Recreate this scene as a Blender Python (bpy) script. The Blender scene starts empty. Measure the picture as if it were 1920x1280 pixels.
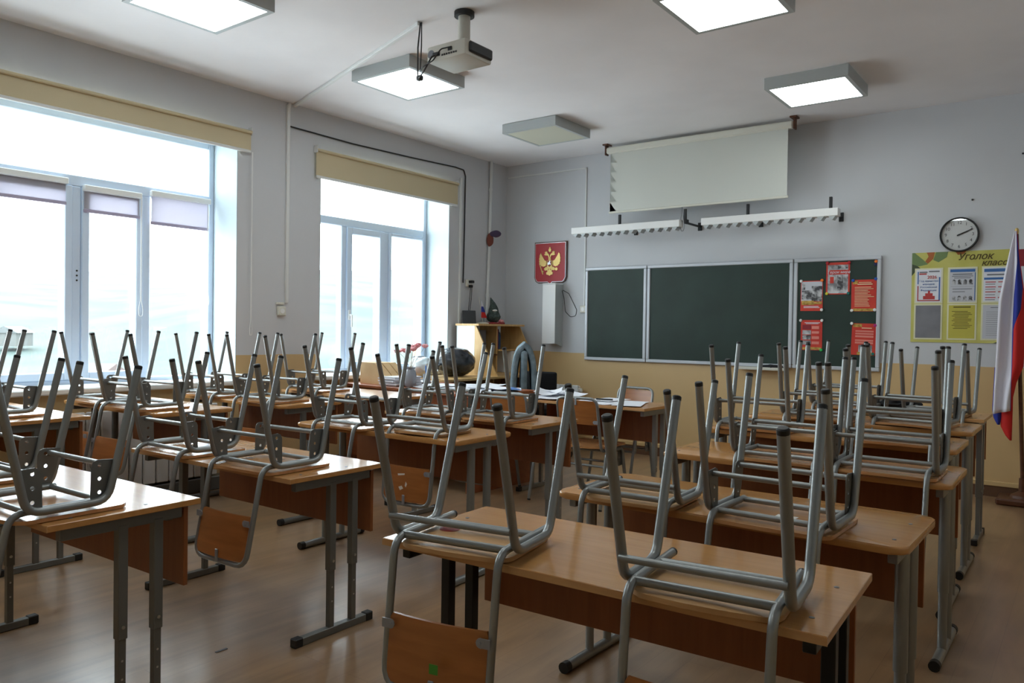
import bpy, bmesh, math, random
from mathutils import Vector, Matrix
random.seed(7)
S = bpy.context.scene
C = S.collection
PI = math.pi

# ------------------------------------------------------------------ materials
def srgb(r, g, b):
    def f(c):
        c /= 255.0
        return c / 12.92 if c <= 0.04045 else ((c + 0.055) / 1.055) ** 2.4
    return (f(r), f(g), f(b), 1.0)

def mat(name, col, rough=0.6, metal=0.0, spec=0.5, emit=None, estr=0.0, trans=0.0, alpha=1.0):
    m = bpy.data.materials.new(name); m.use_nodes = True
    b = m.node_tree.nodes['Principled BSDF']
    b.inputs['Base Color'].default_value = col
    b.inputs['Roughness'].default_value = rough
    b.inputs['Metallic'].default_value = metal
    b.inputs['Specular IOR Level'].default_value = spec
    if emit:
        b.inputs['Emission Color'].default_value = emit
        b.inputs['Emission Strength'].default_value = estr
    if trans: b.inputs['Transmission Weight'].default_value = trans
    if alpha < 1: b.inputs['Alpha'].default_value = alpha
    return m

def nodes(m): return m.node_tree.nodes, m.node_tree.links, m.node_tree.nodes['Principled BSDF']

def ramp(nt, pts):
    r = nt.nodes.new('ShaderNodeValToRGB')
    e = r.color_ramp.elements
    e[0].position, e[0].color = pts[0]
    e[1].position, e[1].color = pts[-1]
    for p, c in pts[1:-1]:
        n = e.new(p); n.color = c
    return r

def coords(m, scale, rnd=True):
    N, L, b = nodes(m)
    tc = N.new('ShaderNodeTexCoord'); mp = N.new('ShaderNodeMapping')
    mp.inputs['Scale'].default_value = scale
    if rnd:
        oi = N.new('ShaderNodeObjectInfo'); mu = N.new('ShaderNodeVectorMath'); mu.operation = 'ADD'
        ml = N.new('ShaderNodeMath'); ml.operation = 'MULTIPLY'; ml.inputs[1].default_value = 13.0
        L.new(oi.outputs['Random'], ml.inputs[0])
        L.new(tc.outputs['Object'], mu.inputs[0]); L.new(ml.outputs[0], mu.inputs[1])
        L.new(mu.outputs[0], mp.inputs['Vector'])
    else:
        L.new(tc.outputs['Object'], mp.inputs['Vector'])
    return mp

def wood(name, dark, light, rough=0.3, scale=(2.0, 30.0, 30.0), coat=0.0, bump=0.0):
    m = mat(name, light, rough); N, L, b = nodes(m)
    mp = coords(m, scale)
    n = N.new('ShaderNodeTexNoise'); n.inputs['Scale'].default_value = 1.6; n.inputs['Detail'].default_value = 5
    n.inputs['Distortion'].default_value = 0.6
    L.new(mp.outputs[0], n.inputs['Vector'])
    r = ramp(m.node_tree, [(0.25, dark), (0.75, light)])
    L.new(n.outputs['Fac'], r.inputs['Fac']); L.new(r.outputs['Color'], b.inputs['Base Color'])
    if coat:
        b.inputs['Coat Weight'].default_value = coat; b.inputs['Coat Roughness'].default_value = 0.12
    return m

def mottled(name, c1, c2, scale, rough=0.7, detail=4, lo=0.35, hi=0.65, bump=0.0, sc=(1, 1, 1)):
    m = mat(name, c1, rough); N, L, b = nodes(m)
    mp = coords(m, sc, False)
    n = N.new('ShaderNodeTexNoise'); n.inputs['Scale'].default_value = scale; n.inputs['Detail'].default_value = detail
    L.new(mp.outputs[0], n.inputs['Vector'])
    r = ramp(m.node_tree, [(lo, c1), (hi, c2)])
    L.new(n.outputs['Fac'], r.inputs['Fac']); L.new(r.outputs['Color'], b.inputs['Base Color'])
    if bump:
        bp = N.new('ShaderNodeBump'); bp.inputs['Strength'].default_value = bump; bp.inputs['Distance'].default_value = 0.01
        L.new(n.outputs['Fac'], bp.inputs['Height']); L.new(bp.outputs[0], b.inputs['Normal'])
    return m

def wall_mat(name, hi_c, lo_c, zline):
    """white plaster above, beige oil paint below zline"""
    m = mat(name, hi_c, 0.75); N, L, b = nodes(m)
    tc = N.new('ShaderNodeTexCoord'); sx = N.new('ShaderNodeSeparateXYZ')
    L.new(tc.outputs['Object'], sx.inputs[0])
    n1 = N.new('ShaderNodeTexNoise'); n1.inputs['Scale'].default_value = 1.1; n1.inputs['Detail'].default_value = 5
    L.new(tc.outputs['Object'], n1.inputs['Vector'])
    r1 = ramp(m.node_tree, [(0.3, tuple(c * .93 for c in hi_c[:3]) + (1,)), (0.7, hi_c)])
    r2 = ramp(m.node_tree, [(0.3, tuple(c * .9 for c in lo_c[:3]) + (1,)), (0.7, lo_c)])
    L.new(n1.outputs['Fac'], r1.inputs['Fac']); L.new(n1.outputs['Fac'], r2.inputs['Fac'])
    n2 = N.new('ShaderNodeTexNoise'); n2.inputs['Scale'].default_value = 1.4; n2.inputs['Detail'].default_value = 2
    L.new(tc.outputs['Object'], n2.inputs['Vector'])
    ma = N.new('ShaderNodeMath'); ma.operation = 'MULTIPLY_ADD'; ma.inputs[1].default_value = 0.03; ma.inputs[2].default_value = zline - 0.015
    L.new(n2.outputs['Fac'], ma.inputs[0])
    lt = N.new('ShaderNodeMath'); lt.operation = 'LESS_THAN'
    L.new(sx.outputs['Z'], lt.inputs[0]); L.new(ma.outputs[0], lt.inputs[1])
    mx = N.new('ShaderNodeMix'); mx.data_type = 'RGBA'
    L.new(lt.outputs[0], mx.inputs['Factor']); L.new(r1.outputs['Color'], mx.inputs[6]); L.new(r2.outputs['Color'], mx.inputs[7])
    L.new(mx.outputs[2], b.inputs['Base Color'])
    rr = N.new('ShaderNodeMath'); rr.operation = 'MULTIPLY_ADD'; rr.inputs[1].default_value = -0.4; rr.inputs[2].default_value = 0.8
    L.new(lt.outputs[0], rr.inputs[0]); L.new(rr.outputs[0], b.inputs['Roughness'])
    bp = N.new('ShaderNodeBump'); bp.inputs['Strength'].default_value = 0.25; bp.inputs['Distance'].default_value = 0.02
    n3 = N.new('ShaderNodeTexNoise'); n3.inputs['Scale'].default_value = 2.2; n3.inputs['Detail'].default_value = 3
    L.new(tc.outputs['Object'], n3.inputs['Vector']); L.new(n3.outputs['Fac'], bp.inputs['Height']); L.new(bp.outputs[0], b.inputs['Normal'])
    return m

M = {}
M['wall'] = wall_mat('wall_paint', srgb(206, 208, 211), srgb(212, 180, 130), 1.045)
M['ceil'] = mottled('ceiling_paint', srgb(229, 227, 228), srgb(237, 235, 236), 1.3, 0.9, 4, bump=0.1)
M['trimwhite'] = mat('white_paint', srgb(222, 224, 222), 0.5)
M['pvc'] = mat('white_pvc', srgb(208, 222, 240), 0.3)
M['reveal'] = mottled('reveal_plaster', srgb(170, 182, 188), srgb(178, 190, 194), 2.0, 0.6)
M['steel'] = mat('grey_painted_steel', srgb(142, 145, 144), 0.36, 0.55)
M['steel_dark'] = mat('dark_grey_painted_steel', srgb(112, 113, 110), 0.42, 0.45)
M['black_steel'] = mat('black_painted_steel', srgb(22, 22, 24), 0.4, 0.2)
M['cap'] = mat('black_plastic', srgb(20, 20, 22), 0.5)
M['clip'] = mat('clip_grey', srgb(150, 154, 160), 0.4, 0.3)
M['bolt'] = mat('bolt_steel', srgb(190, 190, 185), 0.3, 0.9)
M['desk'] = wood('desk_laminate', srgb(184, 130, 74), srgb(200, 146, 86), 0.2, (2.2, 26, 26), 0.25)
M['desk_edge'] = wood('desk_edge', srgb(186, 138, 88), srgb(206, 160, 108), 0.35, (2.2, 26, 26))
M['panel'] = wood('desk_panel', srgb(128, 72, 34), srgb(146, 86, 44), 0.4, (26, 26, 2.0))
M['ply'] = wood('chair_plywood', srgb(176, 122, 74), srgb(200, 148, 98), 0.24, (3, 22, 22), 0.35)
M['plyback'] = wood('chair_back_plywood', srgb(150, 92, 44), srgb(172, 108, 56), 0.32, (3, 22, 22), 0.2)
M['seat_under'] = wood('seat_underside', srgb(182, 138, 88), srgb(198, 156, 106), 0.4, (3, 22, 22))
M['oak'] = wood('computer_desk_oak', srgb(190, 150, 92), srgb(212, 176, 118), 0.4, (20, 20, 2))
M['redwood'] = wood('teacher_desk_wood', srgb(138, 76, 44), srgb(160, 92, 54), 0.35, (2.2, 26, 26))
M['white_lam'] = mat('white_laminate', srgb(228, 230, 228), 0.35)
M['brownwood'] = wood('dark_stained_wood', srgb(70, 38, 22), srgb(98, 58, 36), 0.4, (3, 3, 24))
M['frame_white'] = mat('board_aluminium', srgb(196, 200, 206), 0.4, 0.15)
M['green'] = mottled('chalkboard_green', srgb(20, 42, 33), srgb(29, 52, 43), 2.6, 0.6, 5)
M['screen'] = mat('screen_cloth', srgb(204, 206, 198), 0.8)
M['cream'] = mat('cream_fabric', srgb(206, 192, 158), 0.8)
M['lilac'] = mat('lilac_blind', srgb(214, 208, 226), 0.8)
M['lilac_bar'] = mat('lilac_bar', srgb(170, 160, 182), 0.5)
M['lamp_box'] = mat('lamp_housing', srgb(176, 182, 182), 0.4, 0.1)
M['lamp_on'] = mat('lamp_diffuser_on', srgb(240, 244, 240), 0.5, emit=srgb(240, 250, 252), estr=8.0)
M['lamp_off'] = mat('lamp_diffuser_off', srgb(196, 196, 178), 0.5)
M['proj'] = mat('projector_plastic', srgb(196, 194, 184), 0.4)
M['dark'] = mat('dark_plastic', srgb(38, 40, 42), 0.45)
M['cable'] = mat('cable_black', srgb(28, 28, 30), 0.5)
M['white'] = mat('white_plastic', srgb(232, 232, 230), 0.45)
M['offwhite'] = mat('offwhite_plastic', srgb(214, 212, 200), 0.45)
M['paper'] = mat('paper_white', srgb(226, 228, 234), 0.7)
M['ink'] = mat('grey_print', srgb(120, 122, 128), 0.8)
M['blackcloth'] = mat('black_cloth', srgb(24, 24, 27), 0.9)
M['greycloth'] = mottled('grey_blue_cloth', srgb(96, 110, 118), srgb(128, 144, 152), 14, 0.9)
M['bag'] = mottled('black_bin_bag', srgb(30, 32, 36), srgb(62, 66, 72), 9, 0.16, 5, bump=1.0)
M['clearbag'] = mottled('pale_plastic_bag', srgb(196, 208, 212), srgb(228, 236, 238), 12, 0.25, 4, bump=0.6)
M['cardboard'] = mottled('cardboard', srgb(196, 160, 112), srgb(208, 174, 126), 5, 0.8)
M['vase'] = mat('grey_ceramic', srgb(140, 146, 154), 0.45)
M['pink'] = mottled('pink_petals', srgb(214, 130, 136), srgb(240, 178, 180), 60, 0.8)
M['stem'] = mat('pale_stems', srgb(176, 170, 140), 0.7)
M['red'] = mat('red_field', srgb(170, 18, 28), 0.45)
M['gold'] = mat('gold_relief', srgb(214, 182, 112), 0.4, 0.5)
M['silver'] = mat('silver_relief', srgb(236, 236, 240), 0.35, 0.4)
M['fl_white'] = mat('flag_white', srgb(228, 226, 236), 0.75)
M['fl_blue'] = mat('flag_blue', srgb(36, 52, 150), 0.75)
M['fl_red'] = mat('flag_red', srgb(204, 34, 28), 0.75)
M['olive'] = mottled('stand_olive', srgb(190, 184, 88), srgb(210, 206, 122), 2.4, 0.5)
M['olive_hi'] = mat('olive_leaf_sheet', srgb(196, 186, 78), 0.6)
M['pocket'] = mat('pocket_edge', srgb(226, 224, 190), 0.4)
M['blue_print'] = mat('blue_print', srgb(60, 108, 170), 0.6)
M['red_print'] = mat('red_print', srgb(186, 62, 60), 0.6)
M['poster_red'] = mottled('poster_red', srgb(196, 44, 30), srgb(206, 60, 38), 8, 0.5)
M['poster_pink'] = mat('poster_text_pink', srgb(222, 134, 120), 0.6)
M['poster_cream'] = mat('poster_text_cream', srgb(232, 200, 160), 0.6)
M['poster_gold'] = mottled('poster_gold', srgb(150, 112, 40), srgb(206, 170, 80), 40, 0.5)
M['photo'] = mottled('photo_grey', srgb(60, 60, 62), srgb(196, 196, 198), 22, 0.5, 5, 0.42, 0.6)
M['photo_light'] = mottled('photo_light_grey', srgb(120, 120, 122), srgb(206, 206, 208), 16, 0.5, 5, 0.4, 0.62)
M['maroon'] = mat('maroon', srgb(140, 30, 42), 0.6)
M['grey_sheet'] = mottled('grey_sheet', srgb(120, 120, 126), srgb(134, 134, 140), 6, 0.5)
M['pale_sheet'] = mat('pale_sheet', srgb(198, 200, 206), 0.5)
M['dark_text'] = mat('dark_olive_text', srgb(84, 70, 22), 0.6)
M['leaf_green'] = mat('printed_leaf_green', srgb(110, 132, 84), 0.6)
M['leaf_orange'] = mat('printed_leaf_orange', srgb(168, 96, 44), 0.6)
M['leaf_dark'] = mat('printed_leaf_dark', srgb(64, 76, 52), 0.6)
M['face_white'] = mat('clock_face', srgb(238, 240, 238), 0.3)
M['black'] = mat('black_print', srgb(18, 18, 18), 0.5)
M['rad'] = mat('radiator_enamel', srgb(226, 228, 228), 0.35)
M['purple'] = mat('purple_felt', srgb(78, 66, 92), 0.9)
M['rust'] = mat('rust_felt', srgb(122, 66, 54), 0.9)
M['pine'] = mottled('dark_green_tinsel', srgb(42, 56, 52), srgb(74, 88, 84), 60, 0.7, 3, bump=0.8)
M['bottle'] = mat('blue_plastic', srgb(48, 76, 118), 0.15)
M['yellowgreen'] = mat('yellow_green_plastic', srgb(190, 214, 40), 0.4)
M['bluepen'] = mat('blue_plastic_pen', srgb(44, 110, 190), 0.4)
M['green_sticker'] = mat('green_sticker', srgb(72, 148, 52), 0.5)
M['red_sticker'] = mat('red_spot', srgb(150, 36, 38), 0.5)
M['white_sticker'] = mat('white_sticker', srgb(226, 222, 212), 0.6)
M['skirt'] = mat('brown_skirting', srgb(96, 66, 44), 0.5)
M['beige_strip'] = mat('beige_strip', srgb(206, 176, 124), 0.5)
MAG = {k: mat('magnet_' + k, srgb(*v), 0.35) for k, v in dict(white=(232, 232, 228), orange=(238, 120, 36), blue=(28, 82, 176), red=(184, 26, 44),
       yellow=(214, 206, 60), green=(54, 196, 96), teal=(20, 110, 100), purple=(176, 40, 120), navy=(30, 34, 90)).items()}

def floor_mat():
    m = mat('floor_linoleum', srgb(150, 120, 90), 0.3); N, L, b = nodes(m)
    tc = N.new('ShaderNodeTexCoord')
    mp = N.new('ShaderNodeMapping'); mp.inputs['Scale'].default_value = (7.0, 1.0, 1)
    L.new(tc.outputs['Object'], mp.inputs['Vector'])
    n = N.new('ShaderNodeTexNoise'); n.inputs['Scale'].default_value = 1.8; n.inputs['Detail'].default_value = 6; n.inputs['Distortion'].default_value = 0.5
    L.new(mp.outputs[0], n.inputs['Vector'])
    r = ramp(m.node_tree, [(0.28, srgb(124, 94, 62)), (0.5, srgb(150, 117, 82)), (0.74, srgb(172, 138, 100))])
    L.new(n.outputs['Fac'], r.inputs['Fac'])
    br = N.new('ShaderNodeTexBrick'); br.inputs['Scale'].default_value = 1.0
    br.inputs['Brick Width'].default_value = 0.9; br.inputs['Row Height'].default_value = 0.12; br.inputs['Mortar Size'].default_value = 0.0018
    br.inputs['Color1'].default_value = (1, 1, 1, 1); br.inputs['Color2'].default_value = (.86, .86, .86, 1); br.inputs['Mortar'].default_value = (.66, .62, .58, 1)
    m3 = N.new('ShaderNodeMapping'); m3.inputs['Rotation'].default_value = (0, 0, PI / 2); L.new(tc.outputs['Object'], m3.inputs['Vector'])
    L.new(m3.outputs[0], br.inputs['Vector'])
    mx = N.new('ShaderNodeMix'); mx.data_type = 'RGBA'; mx.blend_type = 'MULTIPLY'; mx.inputs['Factor'].default_value = 0.8
    L.new(r.outputs['Color'], mx.inputs[6]); L.new(br.outputs['Color'], mx.inputs[7])
    n2 = N.new('ShaderNodeTexNoise'); n2.inputs['Scale'].default_value = 3.0; n2.inputs['Detail'].default_value = 3
    L.new(tc.outputs['Object'], n2.inputs['Vector'])
    w = ramp(m.node_tree, [(0.3, (0, 0, 0, 1)), (0.8, (1, 1, 1, 1))])
    L.new(n2.outputs['Fac'], w.inputs['Fac'])
    m2 = N.new('ShaderNodeMix'); m2.data_type = 'RGBA'
    mm = N.new('ShaderNodeMath'); mm.operation = 'MULTIPLY'; mm.inputs[1].default_value = 0.35
    L.new(w.outputs['Color'], mm.inputs[0]); L.new(mm.outputs[0], m2.inputs['Factor'])
    L.new(mx.outputs[2], m2.inputs[6]); m2.inputs[7].default_value = srgb(172, 150, 124)
    L.new(m2.outputs[2], b.inputs['Base Color'])
    rg = N.new('ShaderNodeMapRange'); rg.inputs['From Min'].default_value = 0.3; rg.inputs['From Max'].default_value = 0.75
    rg.inputs['To Min'].default_value = 0.29; rg.inputs['To Max'].default_value = 0.42; b.inputs['Specular IOR Level'].default_value = 0.7; b.inputs['Coat Weight'].default_value = 0.8; b.inputs['Coat Roughness'].default_value = 0.285; b.inputs['Coat IOR'].default_value = 1.6
    L.new(n2.outputs['Fac'], rg.inputs['Value']); L.new(rg.outputs[0], b.inputs['Roughness'])
    return m
M['floor'] = floor_mat()

def glass_mat(name, tint=(1, 1, 1, 1), refl=0.06):
    m = bpy.data.materials.new(name); m.use_nodes = True
    N, L = m.node_tree.nodes, m.node_tree.links
    N.clear()
    o = N.new('ShaderNodeOutputMaterial'); t = N.new('ShaderNodeBsdfTransparent'); g = N.new('ShaderNodeBsdfGlossy'); x = N.new('ShaderNodeMixShader')
    t.inputs['Color'].default_value = tint; g.inputs['Roughness'].default_value = 0.02; x.inputs['Fac'].default_value = refl
    L.new(t.outputs[0], x.inputs[1]); L.new(g.outputs[0], x.inputs[2]); L.new(x.outputs[0], o.inputs['Surface'])
    return m
def translucent(name, col, k):
    m = bpy.data.materials.new(name); m.use_nodes = True
    N, L = m.node_tree.nodes, m.node_tree.links; N.clear()
    o = N.new('ShaderNodeOutputMaterial'); d = N.new('ShaderNodeBsdfDiffuse'); t = N.new('ShaderNodeBsdfTranslucent'); x = N.new('ShaderNodeMixShader')
    d.inputs['Color'].default_value = col; t.inputs['Color'].default_value = col; x.inputs['Fac'].default_value = k
    L.new(d.outputs[0], x.inputs[1]); L.new(t.outputs[0], x.inputs[2]); L.new(x.outputs[0], o.inputs['Surface'])
    return m
M['lilac'] = translucent('lilac_blind_cloth', srgb(206, 203, 210), .5)
M['glass'] = glass_mat('window_glass', (.97, .99, .99, 1))
M['film'] = glass_mat('clear_film', (.86, .88, .9, 1), 0.12)

# ------------------------------------------------------------------ mesh builder
def fillet(pts, r, n=5, closed=False):
    pts = [Vector(p) for p in pts]
    if not isinstance(r, (list, tuple)) and r <= 0: return pts
    out = []
    k = len(pts)
    for i, p in enumerate(pts):
        if not closed and i in (0, k - 1):
            out.append(p); continue
        a, b = pts[i - 1], pts[(i + 1) % k]
        u, v = (a - p), (b - p)
        rr = min(r if not isinstance(r, (list, tuple)) else r[i], u.length * .49, v.length * .49)
        if rr < 1e-5: out.append(p); continue
        ang = u.angle(v); t = min(rr / math.tan(ang / 2), u.length * .49, v.length * .49)
        p0, p1 = p + u.normalized() * t, p + v.normalized() * t
        for j in range(n + 1):
            s = j / n
            out.append(p0 * (1 - s) ** 2 + p * 2 * s * (1 - s) + p1 * s * s)
    return out

class MB:
    def __init__(self): self.bm = bmesh.new(); self.mi = 0
    def _setmi(self, faces):
        for f in faces: f.material_index = self.mi
    def box(self, a, b, bev=0.0, T=None, seg=1):
        r = bmesh.ops.create_cube(self.bm, size=1.0)
        vs = r['verts']
        ce = [(a[i] + b[i]) / 2 for i in range(3)]; sz = [abs(b[i] - a[i]) for i in range(3)]
        for v in vs: v.co = Vector((ce[0] + v.co.x * sz[0], ce[1] + v.co.y * sz[1], ce[2] + v.co.z * sz[2]))
        fs = list({f for v in vs for f in v.link_faces})
        self._setmi(fs)
        if bev > 0:
            es = list({e for v in vs for e in v.link_edges})
            q = bmesh.ops.bevel(self.bm, geom=es, offset=min(bev, min(sz) * .49), segments=seg, affect='EDGES', profile=0.5)
            self._setmi(q['faces'])
            vs = list({v for f in q['faces'] for v in f.verts} | {v for v in vs if v.is_valid})
        if T is not None:
            for v in vs: v.co = T @ v.co
        return self
    def tube(self, pts, r, fil=0.0, seg=10, cap=True, closed=False, fn=5):
        P = fillet(pts, fil, fn, closed)
        n = len(P)
        rings = []
        up = None
        for i, p in enumerate(P):
            if closed: d = (P[(i + 1) % n] - P[i - 1])
            else: d = (P[min(i + 1, n - 1)] - P[max(i - 1, 0)])
            d.normalize()
            if up is None:
                up = d.orthogonal().normalized()
            else:
                up = (up - d * up.dot(d))
                if up.length < 1e-6: up = d.orthogonal()
                up.normalize()
            s = d.cross(up)
            rr = r[i] if isinstance(r, (list, tuple)) else r
            rings.append([self.bm.verts.new(p + up * (math.cos(2 * PI * k / seg) * rr) + s * (math.sin(2 * PI * k / seg) * rr)) for k in range(seg)])
        fs = []
        for i in range(n - 1 if not closed else n):
            A, B = rings[i], rings[(i + 1) % n]
            for k in range(seg):
                fs.append(self.bm.faces.new((A[k], B[k], B[(k + 1) % seg], A[(k + 1) % seg])))
        if cap and not closed:
            fs.append(self.bm.faces.new(rings[0])); fs.append(self.bm.faces.new(rings[-1][::-1]))
        self._setmi(fs)
        return self
    def poly(self, pts2, plane, d0, d1):
        """extrude a 2D outline; plane 'xz': (x,z) points, d along y; 'yz': (y,z), d along x; 'xy': (x,y), d along z"""
        def P(p, d):
            return {'xz': (p[0], d, p[1]), 'yz': (d, p[0], p[1]), 'xy': (p[0], p[1], d)}[plane]
        A = [self.bm.verts.new(P(p, d0)) for p in pts2]; B = [self.bm.verts.new(P(p, d1)) for p in pts2]
        fs = [self.bm.faces.new(A), self.bm.faces.new(B[::-1])]
        k = len(A)
        for i in range(k): fs.append(self.bm.faces.new((A[i], B[i], B[(i + 1) % k], A[(i + 1) % k])))
        self._setmi(fs)
        return self
    def lathe(self, prof, c=(0, 0, 0), seg=20, axis='z', T=None):
        rings = []
        for r, h in prof:
            ring = []
            for k in range(seg):
                a = 2 * PI * k / seg
                v = (r * math.cos(a), r * math.sin(a), h)
                if axis == 'y': v = (v[0], v[2], v[1])
                if axis == 'x': v = (v[2], v[0], v[1])
                v = Vector(v) + Vector(c)
                if T is not None: v = T @ v
                ring.append(self.bm.verts.new(v))
            rings.append(ring)
        fs = []
        for A, B in zip(rings, rings[1:]):
            for k in range(seg): fs.append(self.bm.faces.new((A[k], A[(k + 1) % seg], B[(k + 1) % seg], B[k])))
        fs.append(self.bm.faces.new(rings[0][::-1])); fs.append(self.bm.faces.new(rings[-1]))
        self._setmi(fs)
        return self
    def blob(self, c, rad, noise=0.0, sub=3, seed=1):
        r = bmesh.ops.create_icosphere(self.bm, subdivisions=sub, radius=1.0)
        rn = random.Random(seed); ph = [rn.uniform(0, 6) for _ in range(6)]
        for v in r['verts']:
            n = v.co.copy()
            k = 1 + noise * (math.sin(4 * n.x + ph[0]) * math.sin(5 * n.y + ph[1]) + .6 * math.sin(9 * n.z + ph[2]) * math.sin(8 * n.x + ph[3]) + .4 * math.sin(15 * n.y + ph[4]) * math.sin(13 * n.z + ph[5]))
            v.co = Vector((c[0] + n.x * rad[0] * k, c[1] + n.y * rad[1] * k, c[2] + n.z * rad[2] * k))
        self._setmi(list({f for v in r['verts'] for f in v.link_faces}))
        return self
    def grid(self, fn, nu, nv, thick=None):
        """fn(u,v)->point; optional second surface fn2 via thick vector function"""
        V = [[self.bm.verts.new(fn(i / nu, j / nv)) for j in range(nv + 1)] for i in range(nu + 1)]
        fs = [self.bm.faces.new((V[i][j], V[i + 1][j], V[i + 1][j + 1], V[i][j + 1])) for i in range(nu) for j in range(nv)]
        self._setmi(fs)
        return V
    def slab(self, fn, nu, nv, t):
        """closed slab: top surface fn, bottom shifted by t along -z"""
        A = self.grid(fn, nu, nv)
        B = self.grid(lambda u, v: Vector(fn(u, v)) - Vector((0, 0, t)), nu, nv)
        def rim(V): return [V[i][0] for i in range(nu + 1)] + [V[nu][j] for j in range(1, nv + 1)] + [V[i][nv] for i in range(nu - 1, -1, -1)] + [V[0][j] for j in range(nv - 1, 0, -1)]
        a, b = rim(A), rim(B); k = len(a)
        fs = [self.bm.faces.new((a[i], a[(i + 1) % k], b[(i + 1) % k], b[i])) for i in range(k)]
        self._setmi(fs)
        return self
    def build(self, name, mats, parent=None, smooth=40):
        me = bpy.data.meshes.new(name)
        bmesh.ops.recalc_face_normals(self.bm, faces=self.bm.faces)
        self.bm.to_mesh(me); self.bm.free()
        for m in (mats if isinstance(mats, (list, tuple)) else [mats]): me.materials.append(m)
        if smooth:
            me.polygons.foreach_set('use_smooth', [True] * len(me.polygons))
            me.set_sharp_from_angle(angle=math.radians(smooth))
        o = bpy.data.objects.new(name, me); C.objects.link(o)
        if parent is not None: o.parent = parent
        return o

def tag(o, label=None, cat=None, group=None, kind=None):
    if label: o['label'] = label
    if cat: o['category'] = cat
    if group: o['group'] = group
    if kind: o['kind'] = kind
    return o
def thing(name, label, cat, loc=(0, 0, 0), rz=0.0, group=None):
    o = bpy.data.objects.new(name, None); C.objects.link(o); o.empty_display_size = .1
    o.location = loc; o.rotation_euler = (0, 0, rz)
    return tag(o, label, cat, group)
def copy_thing(src, loc, rot, label, group=None):
    r = src.copy(); C.objects.link(r); r.location = loc; r.rotation_euler = rot
    r['label'] = label
    if group: r['group'] = group
    for ch in list(src.children):
        c = ch.copy(); C.objects.link(c); c.parent = r
        for g in list(ch.children):
            d = g.copy(); C.objects.link(d); d.parent = c
    return r
def structure(o): o['kind'] = 'structure'; return o
def text(body, size, mname, name, parent, loc, rot, ext=0.0006, align='CENTER', shear=0.0, bold=0.0):
    cu = bpy.data.curves.new(name, 'FONT'); cu.body = body; cu.size = size; cu.extrude = ext
    cu.align_x = align; cu.align_y = 'CENTER'; cu.shear = shear; cu.offset = bold
    cu.resolution_u = 3
    ob = bpy.data.objects.new(name, cu); C.objects.link(ob)
    bpy.context.view_layer.update()
    me = bpy.data.meshes.new_from_object(ob.evaluated_get(bpy.context.evaluated_depsgraph_get()))
    bpy.data.objects.remove(ob); bpy.data.curves.remove(cu)
    o = bpy.data.objects.new(name, me); C.objects.link(o)
    me.materials.clear(); me.materials.append(M[mname])
    o.location = loc; o.rotation_euler = rot
    if parent is not None: o.parent = parent
    return o

# ------------------------------------------------------------------ room constants
XL, XR, YB, CZ = -1.13, 5.35, -8.3, 3.222
XF = -1.47                       # window frame plane
W1 = (-6.17, -3.62, 0.845, 2.86)  # y0,y1,z0,z1 of openings
W2 = (-2.77, -1.02, 0.845, 2.86)
W3 = (-8.25, -6.95, 0.845, 2.86)

# floor / ceiling / walls
structure(MB().box((XL - .6, YB - .2, -.12), (XR + .2, .2, 0)).build('floor', M['floor'], smooth=0))
structure(MB().box((XL - .6, YB - .2, CZ), (XR + .2, .2, CZ + .2)).build('ceiling', M['ceil'], smooth=0))
structure(MB().box((XL - .6, 0, 0), (XR + .2, .2, CZ)).build('wall_front', M['wall'], smooth=0))
structure(MB().box((XR, YB, 0), (XR + .2, 0, CZ)).build('wall_right', M['wall'], smooth=0))
structure(MB().box((XL - .6, YB - .2, 0), (XR + .2, YB, CZ)).build('wall_back', M['wall'], smooth=0))
wl = MB()
X0 = XL - .52
ys = [YB, W1[0], W1[1], W2[0], W2[1], 0]
for a, b in ((YB, W1[0]), (W1[1], W2[0]), (W2[1], 0)): wl.box((X0, a, 0), (XL, b, CZ))
for w in (W1, W2):
    wl.box((X0, w[0], 0), (XL, w[1], w[2] - .04)); wl.box((X0, w[0], w[3]), (XL, w[1], CZ))
structure(wl.build('wall_left', M['wall'], smooth=0))
# skirting
structure(MB().box((XL, -.014, 0), (XR, 0, .085)).build('baseboard_front', M['skirt'], smooth=0))
structure(MB().box((XL, YB, 0), (XL + .014, -.014, .1)).build('baseboard_left', M['skirt'], smooth=0))
structure(MB().box((XR - .014, YB, 0), (XR, -.014, .085)).build('baseboard_right', M['skirt'], smooth=0))
structure(MB().box((XL + .02, -.022, .087), (XR - .02, 0, .125), .004).build('trim_1', M['beige_strip'], smooth=0))

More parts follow.
